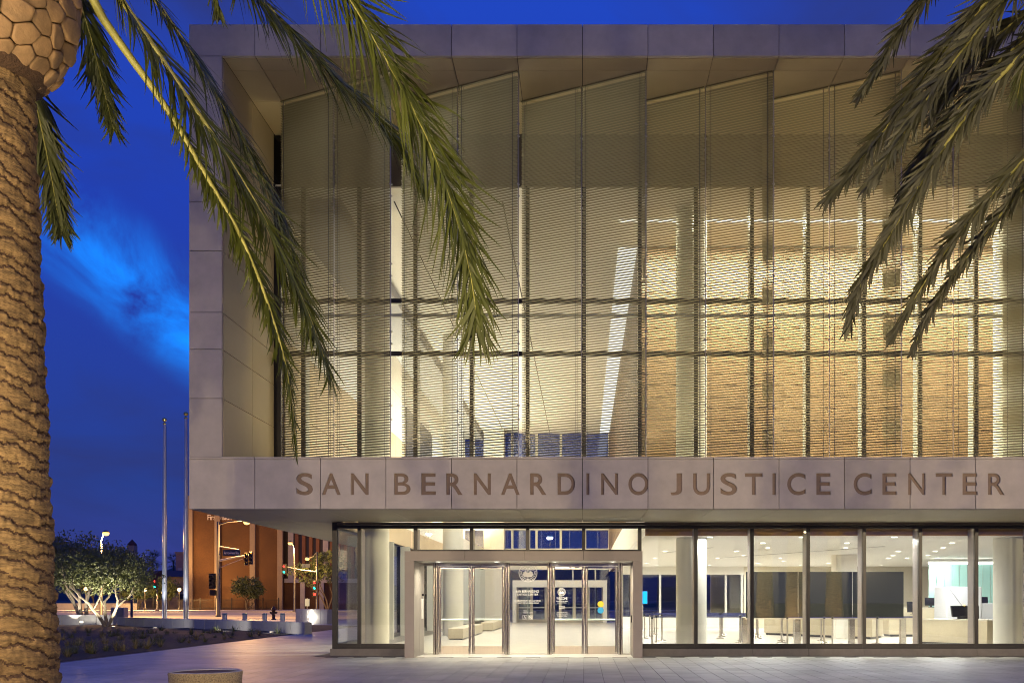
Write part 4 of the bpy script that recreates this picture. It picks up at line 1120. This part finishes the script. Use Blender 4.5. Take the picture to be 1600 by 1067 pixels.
# wall lights
def wall_light(label, px, py, Y, power):
    p = P(px, py, Y); t = thing('wall_light', label, 'wall light', p)
    MB().cbox(p.x - .12, p.x + .12, p.y - .05, p.y + .02, p.z - .06, p.z + .06, .01).build('housing', BLACK, t)
    MB().box(p.x - .10, p.x + .10, p.y - .056, p.y - .051, p.z - .05, p.z + .05).build('lens', glow('wall_lens', (1, .93, .75), 3), t)
    point('wall_lamp', (p.x, p.y - .3, p.z + .1), power, (1, .92, .74), .05)
wall_light('small lit wall light on the low wall left of the tree', 128, 971, 60.0, 45)
wall_light('small lit wall light on the short wall beside the courthouse', 486, 966, 64.0, 60)
# electrical box
t = thing('utility_box', 'small grey metal utility box beyond the planting bed', 'utility box', P(186, 968, 72) * 1); z = 0
x = P(186, 0, 72).x; t.location = (x, 72, 0)
MB().cbox(x - .5, x + .5, 71.7, 72.4, 0, 1.0, .04).build('cabinet', CONCW, t); MB().box(x - .42, x + .42, 71.68, 71.698, .1, .9).build('door', mat('box_door', (.22, .24, .2), .5), t)

# flagpoles
POLEM = mat('flagpole_metal', (.62, .62, .64), .30, .7)
for i, (px, py, Y) in enumerate(((257, 658, 60.0), (290.5, 649, 58.5))):
    x = P(px, 0, Y).x; h = P(px, py, Y).z
    t = thing('flagpole', 'tall bare silver flagpole with gold finial, %s of the two' % ('left' if i == 0 else 'right'), 'flagpole', (x, Y, 0), 'flagpoles before the street')
    MB().lathe([(.30, 0), (.30, .06), (.22, .10), (.17, .16)], (x, Y, 0), 24).build('base_collar', POLEM, t)
    MB().lathe([(.155, .05), (.15, 2), (.135, 6), (.085, h - .2)], (x, Y, 0), 20).build('pole', POLEM, t)
    MB().lathe([(.0, h - .22), (.10, h - .2), (.10, h - .12), (.03, h - .08), (.03, h - .04), (.11, h + .02), (.145, h + .10), (.11, h + .19), (0, h + .235)], (x, Y, 0), 16).build('finial', mat('gold_finial', (.85, .58, .18), .25, .9), t)
    MB().tube([(x + .17, Y, 1.2), (x + .13, Y, h - .3)], .008, 5).build('halyard', CABLE, t)
    spot('flag_uplamp', (x + .15, Y - .75, .12), (x, Y, 9), 900, 40, COOL, .05)
    u = dup(upl); u.location = (x + .15, Y - .75, .004); u['label'] = 'small round uplight at the base of the %s flagpole' % ('left' if i == 0 else 'right'); u['group'] = 'uplights at the flagpoles'
# bollards
for i, px in enumerate((351, 382.5, 413.5, 441.5, 468)):
    Y = 66.5; x = P(px, 0, Y).x
    t = thing('bollard', 'short square pale bollard along the street edge, %s from the left' % ORD[i], 'bollard', (x, Y, 0), 'bollards by the street')
    MB().cbox(x - .13, x + .13, Y - .13, Y + .13, 0, .56, .02).build('post', mat('bollard_metal', (.42, .43, .43), .45, .4), t)
    MB().cbox(x - .14, x + .14, Y - .14, Y + .14, .562, .64, .02).build('cap', mat('bollard_cap', (.10, .22, .27), .4, .4), t)
# hydrant
x = P(427.5, 0, 76).x
t = thing('fire_hydrant', 'small dark fire hydrant at the kerb behind the bollards', 'fire hydrant', (x, 76, 0))
HYD = mat('hydrant_paint', (.10, .05, .02), .5)
MB().lathe([(.2, 0), (.2, .05), (.13, .07), (.13, .72), (.19, .74), (.19, .80), (.15, .92), (.06, 1.0), (.05, 1.06), (0, 1.07)], (x, 76, 0), 16).build('barrel', HYD, t)
MB().tube([(x - .28, 76, .55), (x + .28, 76, .55)], .075, 10).tube([(x, 75.72, .48), (x, 76, .48)], .1, 10).build('nozzle', HYD, t)

# ================================================================== TREES
def leafy(name, label, loc, h, crown, seed, leafcol, bark, nleaf=5200, lean=0.0, leafsize=.10, trunk_r=.13, forks=3, group=None, fork_z=.28):
    rr = random.Random(seed)
    t = thing(name, label, 'tree', loc, group)
    base = Vector((0, 0, 0)); tb = MB(); tips = []
    def branch(p, d, ln, r, depth):
        pts = [p.copy()]; q = p.copy(); dd = d.copy(); n = 4
        for i in range(n):
            dd = (dd + Vector((rr.uniform(-.22, .22), rr.uniform(-.22, .22), rr.uniform(-.05, .16)))).normalized(); q = q + dd * ln / n; pts.append(q.copy())
        tb.tube(pts, [r * (1 - .11 * i) for i in range(n + 1)], 7 if depth < 2 else 4, cap=depth == 0)
        if depth >= 3: tips.append((q, dd)); return
        if depth >= 2: tips.append((pts[2], dd))
        for k in range(3 if depth else 2):
            a = rr.uniform(0, 6.28); sp = rr.uniform(.45, .95)
            nd = (dd + Vector((math.cos(a) * sp, math.sin(a) * sp, rr.uniform(-.25, .4)))).normalized()
            branch(q if k else pts[3], nd, ln * rr.uniform(.62, .85), r * .58, depth + 1)
    for k in range(forks):
        a = 6.28 * k / forks + rr.uniform(-.4, .4)
        d = Vector((math.cos(a) * .55 + lean, math.sin(a) * .45, 1)).normalized()
        s0 = base + Vector((math.cos(a) * trunk_r * .5, math.sin(a) * trunk_r * .5, 0))
        branch(s0, d, h * .38, trunk_r, 0)
    tr = tb.build('trunk', bark); tr.parent = t
    # leaves cluster about the twig ends, scaled to the crown's size
    C = Vector(crown[0]); Rr = Vector(crown[1])
    V = []; F = []
    def leaf(c, s):
        a = Vector((rr.gauss(0, 1), rr.gauss(0, 1), rr.gauss(0, 1))).normalized(); b_ = a.cross(Vector((rr.gauss(0, 1), rr.gauss(0, 1), rr.gauss(0, 1)))).normalized()
        n = len(V); V.extend([c - a * s, c + b_ * s * .38, c + a * s, c - b_ * s * .38]); F.append((n, n + 1, n + 2, n + 3))
    cl = []
    for q, dd in tips:
        cl.append(q)
    for k in range(60):
        a, b2 = rr.uniform(0, 6.28), rr.uniform(-.75, 1)
        rd = rr.uniform(.55, 1.0); s = math.sqrt(1 - b2 * b2)
        cl.append(C + Vector((Rr.x * rd * s * math.cos(a), Rr.y * rd * s * math.sin(a), Rr.z * rd * b2)))
    per = nleaf // len(cl)
    for q in cl:
        sz = rr.uniform(.25, .55) * Rr.x * .42
        for k in range(int(per * rr.uniform(.5, 1.5))):
            leaf(q + Vector([max(-1.5, min(1.5, rr.gauss(0, 1))) * sz * kk for kk in (1, 1, .7)]), leafsize * rr.uniform(.6, 1.3))
    o = MB().add(V, F).build('crown', leafcol); o.parent = t; o['kind'] = 'stuff'
    return t
OLV = mat('olive_leaf', (.12, .135, .05), .6, var=.35, vscale=1.2, coord='OBJ')
GRN = mat('street_tree_leaf', (.06, .085, .03), .6, var=.35, vscale=1.0, coord='OBJ')
BARK = mat('pale_olive_bark', (.27, .225, .17), .85, var=.3, vscale=12, bump=.6, bscale=30, coord='OBJ')
DBARK = mat('dark_bark', (.10, .08, .06), .9, var=.3, vscale=10, coord='OBJ')
x = P(166, 0, 54).x
leafy('olive_tree', 'spreading olive tree in the planting bed, its pale trunk lit from below', (x, 54, .02), 4.4, ((.2, 0, 3.2), (2.15, 2.0, 1.3)), 21, OLV, BARK, 11000, leafsize=.10, trunk_r=.11)
spot('olive_uplamp', (x + .9, 53.0, .12), (x - .1, 54, 3.3), 620, 95, (1, .90, .66), .06)
spot('olive_uplamp', (x - 1.4, 53.2, .12), (x - .2, 54, 3.3), 420, 95, (1, .90, .66), .06)
u = dup(upl); u.location = (x + .9, 53.0, .10); u['label'] = 'small round uplight in the planting bed under the olive tree'; u['group'] = 'uplights under the olive trees'
x2 = P(104, 0, 60).x
leafy('olive_tree', 'darker bushy olive tree at the far left behind the lit one', (x2, 62, .02), 5.2, ((-.2, 0, 3.9), (2.6, 2.4, 1.9)), 22, OLV, BARK, 13000, leafsize=.11, trunk_r=.16)
spot('olive_uplamp', (x2 - .2, 60.6, .15), (x2, 62, 3.0), 120, 90, (1, .9, .7), .06)
for i, (px, Y, h, rx, lb, n) in enumerate(((386, 143, 5.2, 2.0, 'small round street tree before the blank brick wall', 3500), (512, 138, 9.5, 2.6, 'street tree half hidden by the courthouse corner', 3500),
                                ((150), 150, 7.5, 4.2, 'dark tree across the street behind the olive tree', 4500), (255, 152, 5.0, 2.4, 'low tree glowing orange under the street lamps across the road', 3500), (215, 149, 4.6, 2.2, 'low bushy tree across the road beside the gabled house', 3500))):
    x = P(px, 0, Y).x
    leafy('street_tree', lb, (x, Y, 0), h * .8, ((0, 0, h * .68), (rx, rx, h * .30)), 40 + i, GRN, DBARK, n, leafsize=.22, trunk_r=.13)
for i, (px, Y) in enumerate(((250, 50.5), (350, 47.0), (430, 44.2))):
    x = P(px, 0, Y).x; u = dup(upl); u.location = (x, Y - .6, .12); u['label'] = 'added small uplight in the mulch washing the low concrete block wall, %s from the left' % ORD[i]; u['group'] = 'added uplights along the low wall'
    spot('wall_fill_spot', (x, Y - .6, .2), (x, Y + 2.4, .4), 22, 130, (1, .93, .8), .06)  # added spot that brightens the face of the low wall
# far fan palms
def fan_palm(label, px, py, Y, sz):
    p = P(px, py, Y); t = thing('fan_palm', label, 'palm tree', (p.x, Y, 0), 'far palms against the sky')
    MB().tube([(p.x, Y, 0), (p.x + .2, Y, p.z * .5), (p.x, Y, p.z)], [.35, .25, .2], 8).build('trunk', DBARK, t)
    b = MB(); rr = random.Random(px)
    for k in range(38):
        a = rr.uniform(0, 6.28); e = rr.uniform(-.9, 1.2); d = Vector((math.cos(a) * math.cos(e), math.sin(a) * math.cos(e), math.sin(e)))
        q = p + d * sz * .55; s = d.cross(Vector((0, 0, 1))).normalized()
        for j in range(7):
            f = (d + s * (j - 3) * .28 + Vector((0, 0, -.12))).normalized(); r_ = sz * .6
            b.add([q - s * .05, q + s * .05, q + f * r_], [(0, 1, 2)])
        b.tube([p, q], .03, 4)
    o = b.build('crown', GRN, t); o['kind'] = 'stuff'
fan_palm('distant fan palm silhouetted left of the flagpoles', 238, 876, 230, 2.8)
fan_palm('distant fan palm silhouetted between the flagpoles', 271, 877, 240, 2.6)

# grass tufts in the bed
def tuft_mesh(seed, m):
    rr = random.Random(seed); b = MB()
    for k in range(46):
        a = rr.uniform(0, 6.28); e = rr.uniform(.5, 1.35); ln_ = rr.uniform(.22, .52); r0 = rr.uniform(0, .09)
        d = Vector((math.cos(a) * math.cos(e), math.sin(a) * math.cos(e), math.sin(e))); s = d.cross(Vector((0, 0, 1))).normalized() * .008
        p0 = Vector((math.cos(a) * r0, math.sin(a) * r0, 0)); p1 = p0 + d * ln_ * .55; p2 = p1 + (d + Vector((0, 0, -.45))).normalized() * ln_ * .45
        b.add([p0 - s, p0 + s, p1 + s, p1 - s, p2], [(0, 1, 2, 3), (3, 2, 4)])
    return b.mesh('blades', m)
GR = [mat('tuft_green', (.085, .10, .035), .7, var=.3, vscale=3), mat('tuft_straw', (.19, .16, .075), .7, var=.3, vscale=3)]
tm = [tuft_mesh(i, GR[i % 2]) for i in range(4)]
rr = random.Random(9); n = 0
while n < 120:
    y = 24.6 + (rr.random() ** 1.5) * 24; x = -13.9 - rr.random() * (3 + (y - 24) * .62)
    px = PX0 + x * FPX / y
    if px < 95: continue
    o = inst('grass_tuft', tm[rr.randrange(4)], None, (x, y, .02), (0, 0, rr.uniform(0, 6)), (rr.uniform(.45, 1.0),) * 3)
    tag(o, 'low tuft of ornamental grass in the dark mulch of the planting bed', 'grass', 'grass tufts in the planting bed'); n += 1

# ================================================================== STREET
STEELP = mat('street_pole_steel', (.06, .06, .065), .5, .3)
LAMP = glow('sodium_lens', (1.0, .50, .13), 1.6)
def lamp_arm(par, x, Y, z, dx, rise, power, dy=0.0, col=SODIUM, lens=LAMP):
    pts = [Vector((x, Y, z)), Vector((x + dx * .35, Y + dy * .35, z + rise * .75)), Vector((x + dx * .8, Y + dy * .8, z + rise)), Vector((x + dx, Y + dy, z + rise))]
    MB().tube(pts, [.07, .06, .05, .045], 8).build('arm', STEELP, par)
    e = pts[-1]
    MB().lathe([(0, .16), (.12, .15), (.26, .05), (.30, -.02), (.30, -.05), (.26, -.05)], e, 16).build('lamp_head', STEELP, par)
    MB().lathe([(.28, -.05), (.30, -.16), (.22, -.30), (.1, -.36), (0, -.37)], e, 16).build('lens', lens, par)
    point('street_lamp_light', (e.x, e.y, e.z - .65), power, col, .2)
def pole_base(par, x, Y, h, r=.14):
    MB().lathe([(.26, 0), (.26, .10), (r, .14), (r * .6, h), (0, h + .02)], (x, Y, 0), 14).build('pole', STEELP, par)
def head(par, x, Y, z, lit, name='signal_head', slim=False):
    """three light signal head; lit is a list of lens indexes (0 top) that glow"""
    h = node(name, par)
    hw = .15 if slim else .20; VM = mat('signal_yellow', (.45, .34, .08), .5) if slim else BLACK  # slim heads: yellow visor colour stands in for lamp light from the side
    MB().cbox(x - hw, x + hw, Y - .10, Y + .14, z - .58, z + .58, .03).build('housing', BLACK, h)
    if not slim: MB().box(x - .33, x + .33, Y + .0, Y + .012, z - .70, z + .70).build('backplate', BLACK, h)
    cols = ((1, .03, .02), (1, .5, .05), (.02, .9, .65)); nm = ('red', 'amber', 'green')
    for i in range(3):
        zz = z + .37 - .37 * i
        m = glow('signal_' + nm[i], cols[i], 2.5) if i in lit else mat('dark_lens', (.03, .03, .025), .3)
        MB().disc((x, Y - .105, zz), hw * .75, 16, axis='y').build('lens', m, h)
        b = MB(); n = 10
        V = []
        for k in range(n + 1):
            a = R(-20 + 220 * k / n); q1, q2 = hw * .82, hw * .75; V += [(x + q1 * math.cos(a), Y - .10, zz + q1 * math.sin(a)), (x + q1 * math.cos(a), Y - .34, zz + q1 * math.sin(a)), (x + q2 * math.cos(a), Y - .10, zz + q2 * math.sin(a)), (x + q2 * math.cos(a), Y - .34, zz + q2 * math.sin(a))]
        F = []
        for k in range(n):
            a = 4 * k; F += [(a, a + 1, a + 5, a + 4), (a + 2, a + 6, a + 7, a + 3), (a + 1, a + 3, a + 7, a + 5)]
        b.add(V, F).build('visor', VM, h)
# near signal pole with mast arms, name plate and luminaire
Y = 89.0; x = P(341, 0, Y).x
t = thing('traffic_signal', 'tall traffic signal pole with street name plate, mast arms and a sodium lamp', 'traffic signal', (x, Y, 0))
pole_base(t, x, Y, 8.8, .20)
lamp_arm(t, x, Y, 8.5, P(385.5, 0, Y).x - x, P(0, 815, Y).z - 8.5 + .1, 3600)
a = P(374, 858.5, Y)
MB().tube([(x, Y, P(0, 853, Y).z), (a.x, Y - .1, a.z)], .05, 8).build('sign_arm', ALU, t)
pa, pb = P(350, 869, Y), P(377, 858, Y)
sgn = MB().box(pa.x, pb.x, Y - .30, Y - .26, pa.z + .05, pb.z - .05).build('name_plate', mat('sign_navy', (.02, .035, .07), .4), t)
text_mb('Arrowhead Av', pa.x + .12, pb.x - .12, pa.z + .2, pb.z - .2, Y - .315, .012).build('lettering', VIN, t)
e = P(388, 866.5, Y)
MB().tube([(x, Y, P(0, 876, Y).z), (x + (e.x - x) * .6, Y, P(0, 870, Y).z), (e.x + .3, Y, e.z)], [.10, .08, .06], 8).build('mast_arm', ALU, t)
MB().tube([(x, Y, P(0, 887.5, Y).z), (x + (e.x - x) * .45, Y, P(0, 879, Y).z), (x + (e.x - x) * .85, Y, P(0, 872, Y).z)], .03, 6).build('brace', ALU, t)
e2 = P(389.5, 871.5, Y)
for dx in (-.2, .2):
    head(t, e2.x + dx, Y - .2 + dx * .2, e2.z - .05 + dx * .2, [], 'signal_head', True)
e3 = P(333, 907.5, Y); head(t, e3.x, Y - .2, e3.z, [])
e4 = P(333.5, 925.5, Y)
MB().cbox(e4.x - .26, e4.x + .26, Y - .28, Y, e4.z - .26, e4.z + .26, .03).build('pedestrian_head', BLACK, t)
for q in (e3, e4): MB().tube([(q.x, Y - .05, q.z), (x, Y, q.z)], .04, 6).build('bracket', STEELP, t)
# far signal with green light and second luminaire
Y = 131.0; x = P(495, 0, Y).x
t = thing('traffic_signal', 'far traffic signal pole across the street with lit red and green lights', 'traffic signal', (x, Y, 0))
pole_base(t, x, Y, P(0, 862, Y).z, .17)
q = P(480, 873.5, Y); lamp_arm(t, x, Y, P(0, 862, Y).z, q.x - x, q.z - P(0, 862, Y).z + .2, 1200)
q = P(445, 889, Y)
MB().tube([(x, Y, P(0, 893, Y).z), (P(470, 0, Y).x, Y, P(0, 890, Y).z), (q.x + .4, Y, P(0, 885.5, Y).z)], [.10, .08, .05], 8).build('mast_arm', ALU, t)
head(t, q.x, Y - .2, q.z, [0, 2])
q = P(492.5, 917, Y); head(t, q.x, Y - .2, q.z + .25, [0, 2])
q = P(492.8, 928, Y)
MB().cbox(q.x - .26, q.x + .26, Y - .28, Y, q.z - .28, q.z + .28, .03).build('pedestrian_head', BLACK, t)
MB().box(q.x - .15, q.x + .15, Y - .29, Y - .282, q.z - .15, q.z + .15).build('hand_symbol', glow('signal_red', (1, .03, .02), 2.5), t)
pa, pb = P(472, 886.5, Y), P(485, 880.5, Y)
MB().box(pa.x, pb.x, Y - .2, Y - .16, pa.z, pb.z).build('name_plate', MATS['sign_navy'], t)
# street lamps
def street_lamp(label, px, py, Y, pxp, power, h0=None):
    x = P(pxp, 0, Y).x; q = P(px, py, Y)
    t = thing('street_lamp', label, 'street lamp', (x, Y, 0), 'sodium street lamps')
    pole_base(t, x, Y, q.z - .6); lamp_arm(t, x, Y, q.z - .7, q.x - x, .9, power); return t
street_lamp('bright sodium street lamp above the lit olive tree', 165.5, 834, 92, 158, 8000)
street_lamp('sodium street lamp left of the dark windowed wing', 453.5, 849, 128, 460, 1500)
street_lamp('sodium street lamp at the far end of the street, seen beside the flagpole', 281, 918, 190, 279, 2500)
# globe lamps by the gabled house
def globe(label, px, py, Y, power):
    q = P(px, py, Y); t = thing('post_lamp', label, 'post lamp', (q.x, Y, 0), 'globe lamps across the street')
    MB().lathe([(.2, 0), (.2, .3), (.07, .4), (.06, q.z - .3), (.14, q.z - .25), (.0, q.z - .24)], (q.x, Y, 0), 12).build('post', BLACK, t)
    MB().lathe([(.0, -.24), (.2, -.16), (.28, 0), (.2, .2), (.0, .28)], q, 14).build('globe', glow('globe_glow', (1, .66, .25), 3), t)
    point('globe_light', (q.x, Y - .6, q.z), power)
globe('glowing globe post lamp left of the flagpoles', 226.5, 921, 140, 2200)
globe('glowing globe post lamp between the flagpoles and brick building', 280, 921, 144, 2200)
globe('glowing globe post lamp seen under the olive tree crown', 134, 920, 140, 2200)
# small signal by the house
Y = 136; x = P(245.5, 0, Y).x
t = thing('traffic_signal', 'distant traffic signal with red and green lights beside the left flagpole', 'traffic signal', (x, Y, 0))
pole_base(t, x, Y, 4.6, .1); q = P(244, 912, Y); head(t, q.x, Y - .3, q.z, [0, 2])
# sign and yellow post
Y = 112; x = P(480, 0, 100).x; Y = 100
t = thing('road_sign', 'small pale blue road sign on a post near the courthouse corner', 'road sign', (x, Y, 0))
MB().tube([(x, Y, 0), (x, Y, P(0, 934, Y).z)], .035, 8).build('post', ALU, t)
a, b_ = P(476.8, 946.5, Y), P(483.8, 935, Y); MB().cbox(a.x, b_.x, Y - .06, Y - .04, a.z, b_.z, .006).build('plate', mat('sign_pale_blue', (.35, .52, .58), .5), t)
# small posts and bare light pole
x = P(206, 0, 74).x
t = thing('light_pole', 'slim dark pole standing between the olive tree and the flagpoles', 'pole', (x, 74, 0))
MB().lathe([(.2, 0), (.2, .1), (.11, .14), (.09, 4.4), (0, 4.42)], (x, 74, 0), 12).build('shaft', STEELP, t)
MB().cbox(x - .14, x + .14, 73.86, 74.14, 4.43, 4.75, .02).build('cap', BLACK, t)

# brick office building across the street
BRK = bpy.data.materials.new('brick_wall'); BRK.use_nodes = True
_t = BRK.node_tree; _b = _t.nodes['Principled BSDF']; _b.inputs['Roughness'].default_value = .85
_g = _t.nodes.new('ShaderNodeNewGeometry'); _m = _t.nodes.new('ShaderNodeMapping'); _m.inputs['Rotation'].default_value = (R(90), 0, 0)
_k = _t.nodes.new('ShaderNodeTexBrick'); _k.inputs['Scale'].default_value = 3.2; _k.inputs['Color1'].default_value = (.15, .064, .016, 1); _k.inputs['Color2'].default_value = (.11, .046, .013, 1); _k.inputs['Mortar'].default_value = (.11, .065, .03, 1); _k.inputs['Mortar Size'].default_value = .02
_n = _t.nodes.new('ShaderNodeTexNoise'); _n.inputs['Scale'].default_value = .25; _n.inputs['Detail'].default_value = 6
_x = _t.nodes.new('ShaderNodeMixRGB'); _x.blend_type = 'MULTIPLY'; _x.inputs[0].default_value = .6
_t.links.new(_g.outputs['Position'], _m.inputs[0]); _t.links.new(_m.outputs[0], _k.inputs['Vector']); _t.links.new(_g.outputs['Position'], _n.inputs['Vector'])
_t.links.new(_k.outputs['Color'], _x.inputs[1]); _t.links.new(_n.outputs['Fac'], _x.inputs[2]); _t.links.new(_x.outputs[0], _b.inputs['Base Color'])
YB = 150.0; top_ = 17.5
xa, xb, xc = P(296, 0, YB).x, P(437, 0, YB).x, P(560, 0, YB).x
bb = thing('office_building', 'orange brick office building with pale concrete piers across the street', 'building', ((xa + xc) / 2, YB, 0))
piers = [297.5, 340, 395, 438]
for a, b in zip(piers[:-1], piers[1:]):
    MB().box(P(a, 0, YB).x + .01, P(b, 0, YB).x - .01, YB + .15, YB + 20, 0, top_).build('brick_wall', BRK, bb)
for px in piers:
    x = P(px, 0, YB).x; MB().cbox(x - .42, x + .42, YB - .25, YB + .146, 0, top_ + .3, .04).build('pier', mat('pier_concrete', (.22, .17, .125), .7, var=.1), bb)
MB().box(xb, xc, YB + 1.2, YB + 20, 0, 4.2).build('brick_wall', BRK, bb)
MB().box(xb, xc, YB + 1.6, YB + 20, 4.9, top_).build('window_wall', mat('night_window', (.03, .025, .025), .2), bb)
MB().box(xb + .4, xc, YB + .9, YB + 2, 4.22, 4.88).build('concrete_band', CONCW, bb)
x = xb + .9; i = 0
while x < xc:
    MB().box(x, x + (.55 if i % 5 else .85), YB + 1.25, YB + 1.59, 4.89, top_).build('mullion_fin', CONCW if i % 5 == 0 else mat('brick_fin', (.16, .07, .035), .8), bb); x += 1.1; i += 1
for px in (470, 500):
    x = P(px, 0, YB).x; MB().box(x - .35, x + .35, YB + .85, YB + 1.19, 0, 4.21).build('pier', CONCW, bb)
MB().box(xa, xc, YB + .1, YB + 21, top_ + .302, top_ + .6).build('roof', CONCW, bb)
a, b_ = P(324, 812, YB), P(362, 803.5, YB)
text_mb('First vision', a.x, b_.x, a.z, b_.z, YB + .08, .06).build('sign_lettering', mat('sign_white', (.75, .72, .66), .5), bb)
# iron fence before the brick building
fx0, fx1 = P(215, 0, 147).x, P(438, 0, 147).x
t = thing('iron_fence', 'dark iron railing along the far pavement before the brick building', 'fence', (fx0, 147, 0))
me = MB().box(-.018, .018, -.018, .018, 0, 1.62).mesh('bar', BLACK); me2 = MB().cbox(-.06, .06, -.06, .06, 0, 1.85, .01).mesh('post', BLACK)
L = fx1 - fx0; nb = int(L / .16); near = MB()
for i in range(nb):
    xx = fx0 + i * .16; near.box(xx - .015, xx + .015, 146.985, 147.015, .1, 1.62)
near.build('bars', BLACK, t, 'stuff')
for i in range(int(L / 2.4) + 1): inst('post', me2, t, (i * 2.4, 0, 0))
for z in (.2, 1.5): MB().box(fx0, fx1, 146.97, 147.03, z, z + .05).build('rail', BLACK, t)
# low wall along the far pavement at the left
MB()
t = thing('boundary_wall', 'long low dark boundary wall on the far side of the street', 'wall', (-95, 147.5, 0))
MB().box(-125, fx0 - .2, 147.3, 147.7, 0, .9).build('wall', CONCW, t); MB().box(-125, fx0 - .2, 147.25, 147.75, .902, 1.0).build('coping', CONCW, t)
# gabled house and pink block
STUC = mat('stucco', (.42, .33, .24), .85, var=.1, vscale=.7); TILE = mat('roof_tile', (.10, .045, .035), .8, var=.2, vscale=2)
def gable_house(label, px0, px1, py_eave, py_ridge, Y, dep=12):
    x0, x1 = P(px0, 0, Y).x, P(px1, 0, Y).x; ze, zr = P(0, py_eave, Y).z, P(0, py_ridge, Y).z
    t = thing('house', label, 'house', ((x0 + x1) / 2, Y, 0))
    MB().box(x0, x1, Y, Y + dep, 0, ze).build('wall', STUC, t)
    ym = Y + dep / 2
    MB().add([(x0 - .4, Y - .5, ze), (x1 + .4, Y - .5, ze), (x1 + .4, ym, zr), (x0 - .4, ym, zr), (x1 + .4, Y + dep + .5, ze), (x0 - .4, Y + dep + .5, ze)],
             [(0, 1, 2, 3), (3, 2, 4, 5), (0, 3, 5), (1, 4, 2), (0, 5, 4, 1)]).build('roof', TILE, t)
    n = max(1, int((x1 - x0) / 3.2))
    for i in range(n):
        xx = x0 + (i + .5) * (x1 - x0) / n
        w_ = MB().box(xx - .55, xx + .55, Y - .06, Y - .004, 1.2, 2.6).build('window', mat('window_frame', (.5, .46, .4), .6), t)
        MB().box(xx - .46, xx + .46, Y - .07, Y - .062, 1.28, 2.52).build('pane', mat('night_pane', (.03, .03, .035), .15), w_)
    return t
gable_house('stucco house with dark tiled roof between the flagpoles', 231, 300, 901, 889, 165)
gable_house('stucco house with gabled tiled roof behind the lit trees', 186, 224, 906, 889, 160)
x0, x1 = P(274.5, 0, 190).x, P(304, 0, 190).x
t = thing('apartment_block', 'flat roofed pinkish block rising behind the houses', 'building', ((x0 + x1) / 2, 190, 0))
MB().box(x0, x1, 190, 205, 0, P(0, 865, 190).z).build('wall', mat('pink_stucco', (.42, .29, .22), .85, var=.08), t)
MB().box(x0 - .15, x1 + .15, 189.85, 205.1, P(0, 865, 190).z, P(0, 865, 190).z + .4).build('parapet', STUC, t)
for i in range(3):
    xx = x0 + .8 + i * 1.25
    w_ = MB().box(xx - .4, xx + .4, 189.93, 189.996, 6.4, 7.8).build('window', mat('window_frame', (.5, .46, .4), .6), t)
# church like tower behind the tree
x = P(206.5, 0, 210).x; z = P(0, 852, 210).z
t = thing('tower', 'thin lit tower rising above the trees across the street', 'tower', (x, 210, 0))
MB().cbox(x - .8, x + .8, 209.2, 210.8, 0, z, .05).build('shaft', STUC, t); MB().lathe([(1.0, 0), (1.0, .3), (.0, 1.4)], (x, 210, z), 8).build('cap', TILE, t)
# plaza lamp posts behind the camera, mirrored in the glass
for i, (x, y) in enumerate(((-9.5, -4.0), (-2.2, -7.5), (12.8, -1.0), (19.0, 0.5))):
    t = thing('plaza_lamp', 'slim plaza lamp post behind the viewer, mirrored in the glass, %s from the left' % ORD[i], 'lamp post', (x, y, 0), 'plaza lamp posts')
    MB().lathe([(.16, 0), (.16, .08), (.07, .12), (.055, 5.6), (0, 5.62)], (x, y, 0), 12).build('post', STEELP, t)
    MB().lathe([(.05, 5.62), (.34, 5.66), (.34, 5.74), (.0, 5.80)], (x, y, 0), 20).build('lamp_head', STEELP, t)
    MB().lathe([(.0, 5.640), (.15, 5.642)], (x, y, 0), 20).build('lens', glow('plaza_lens', (1, .90, .74), 6), t)
    area('plaza_lamp_light', (x, y, 5.60), (R(50), 0, 0), .3, 0, 2000, (1, .76, .46), 170, 'DISK')
for o in list(COL.objects):
    if o.name.startswith(('path',)): pass
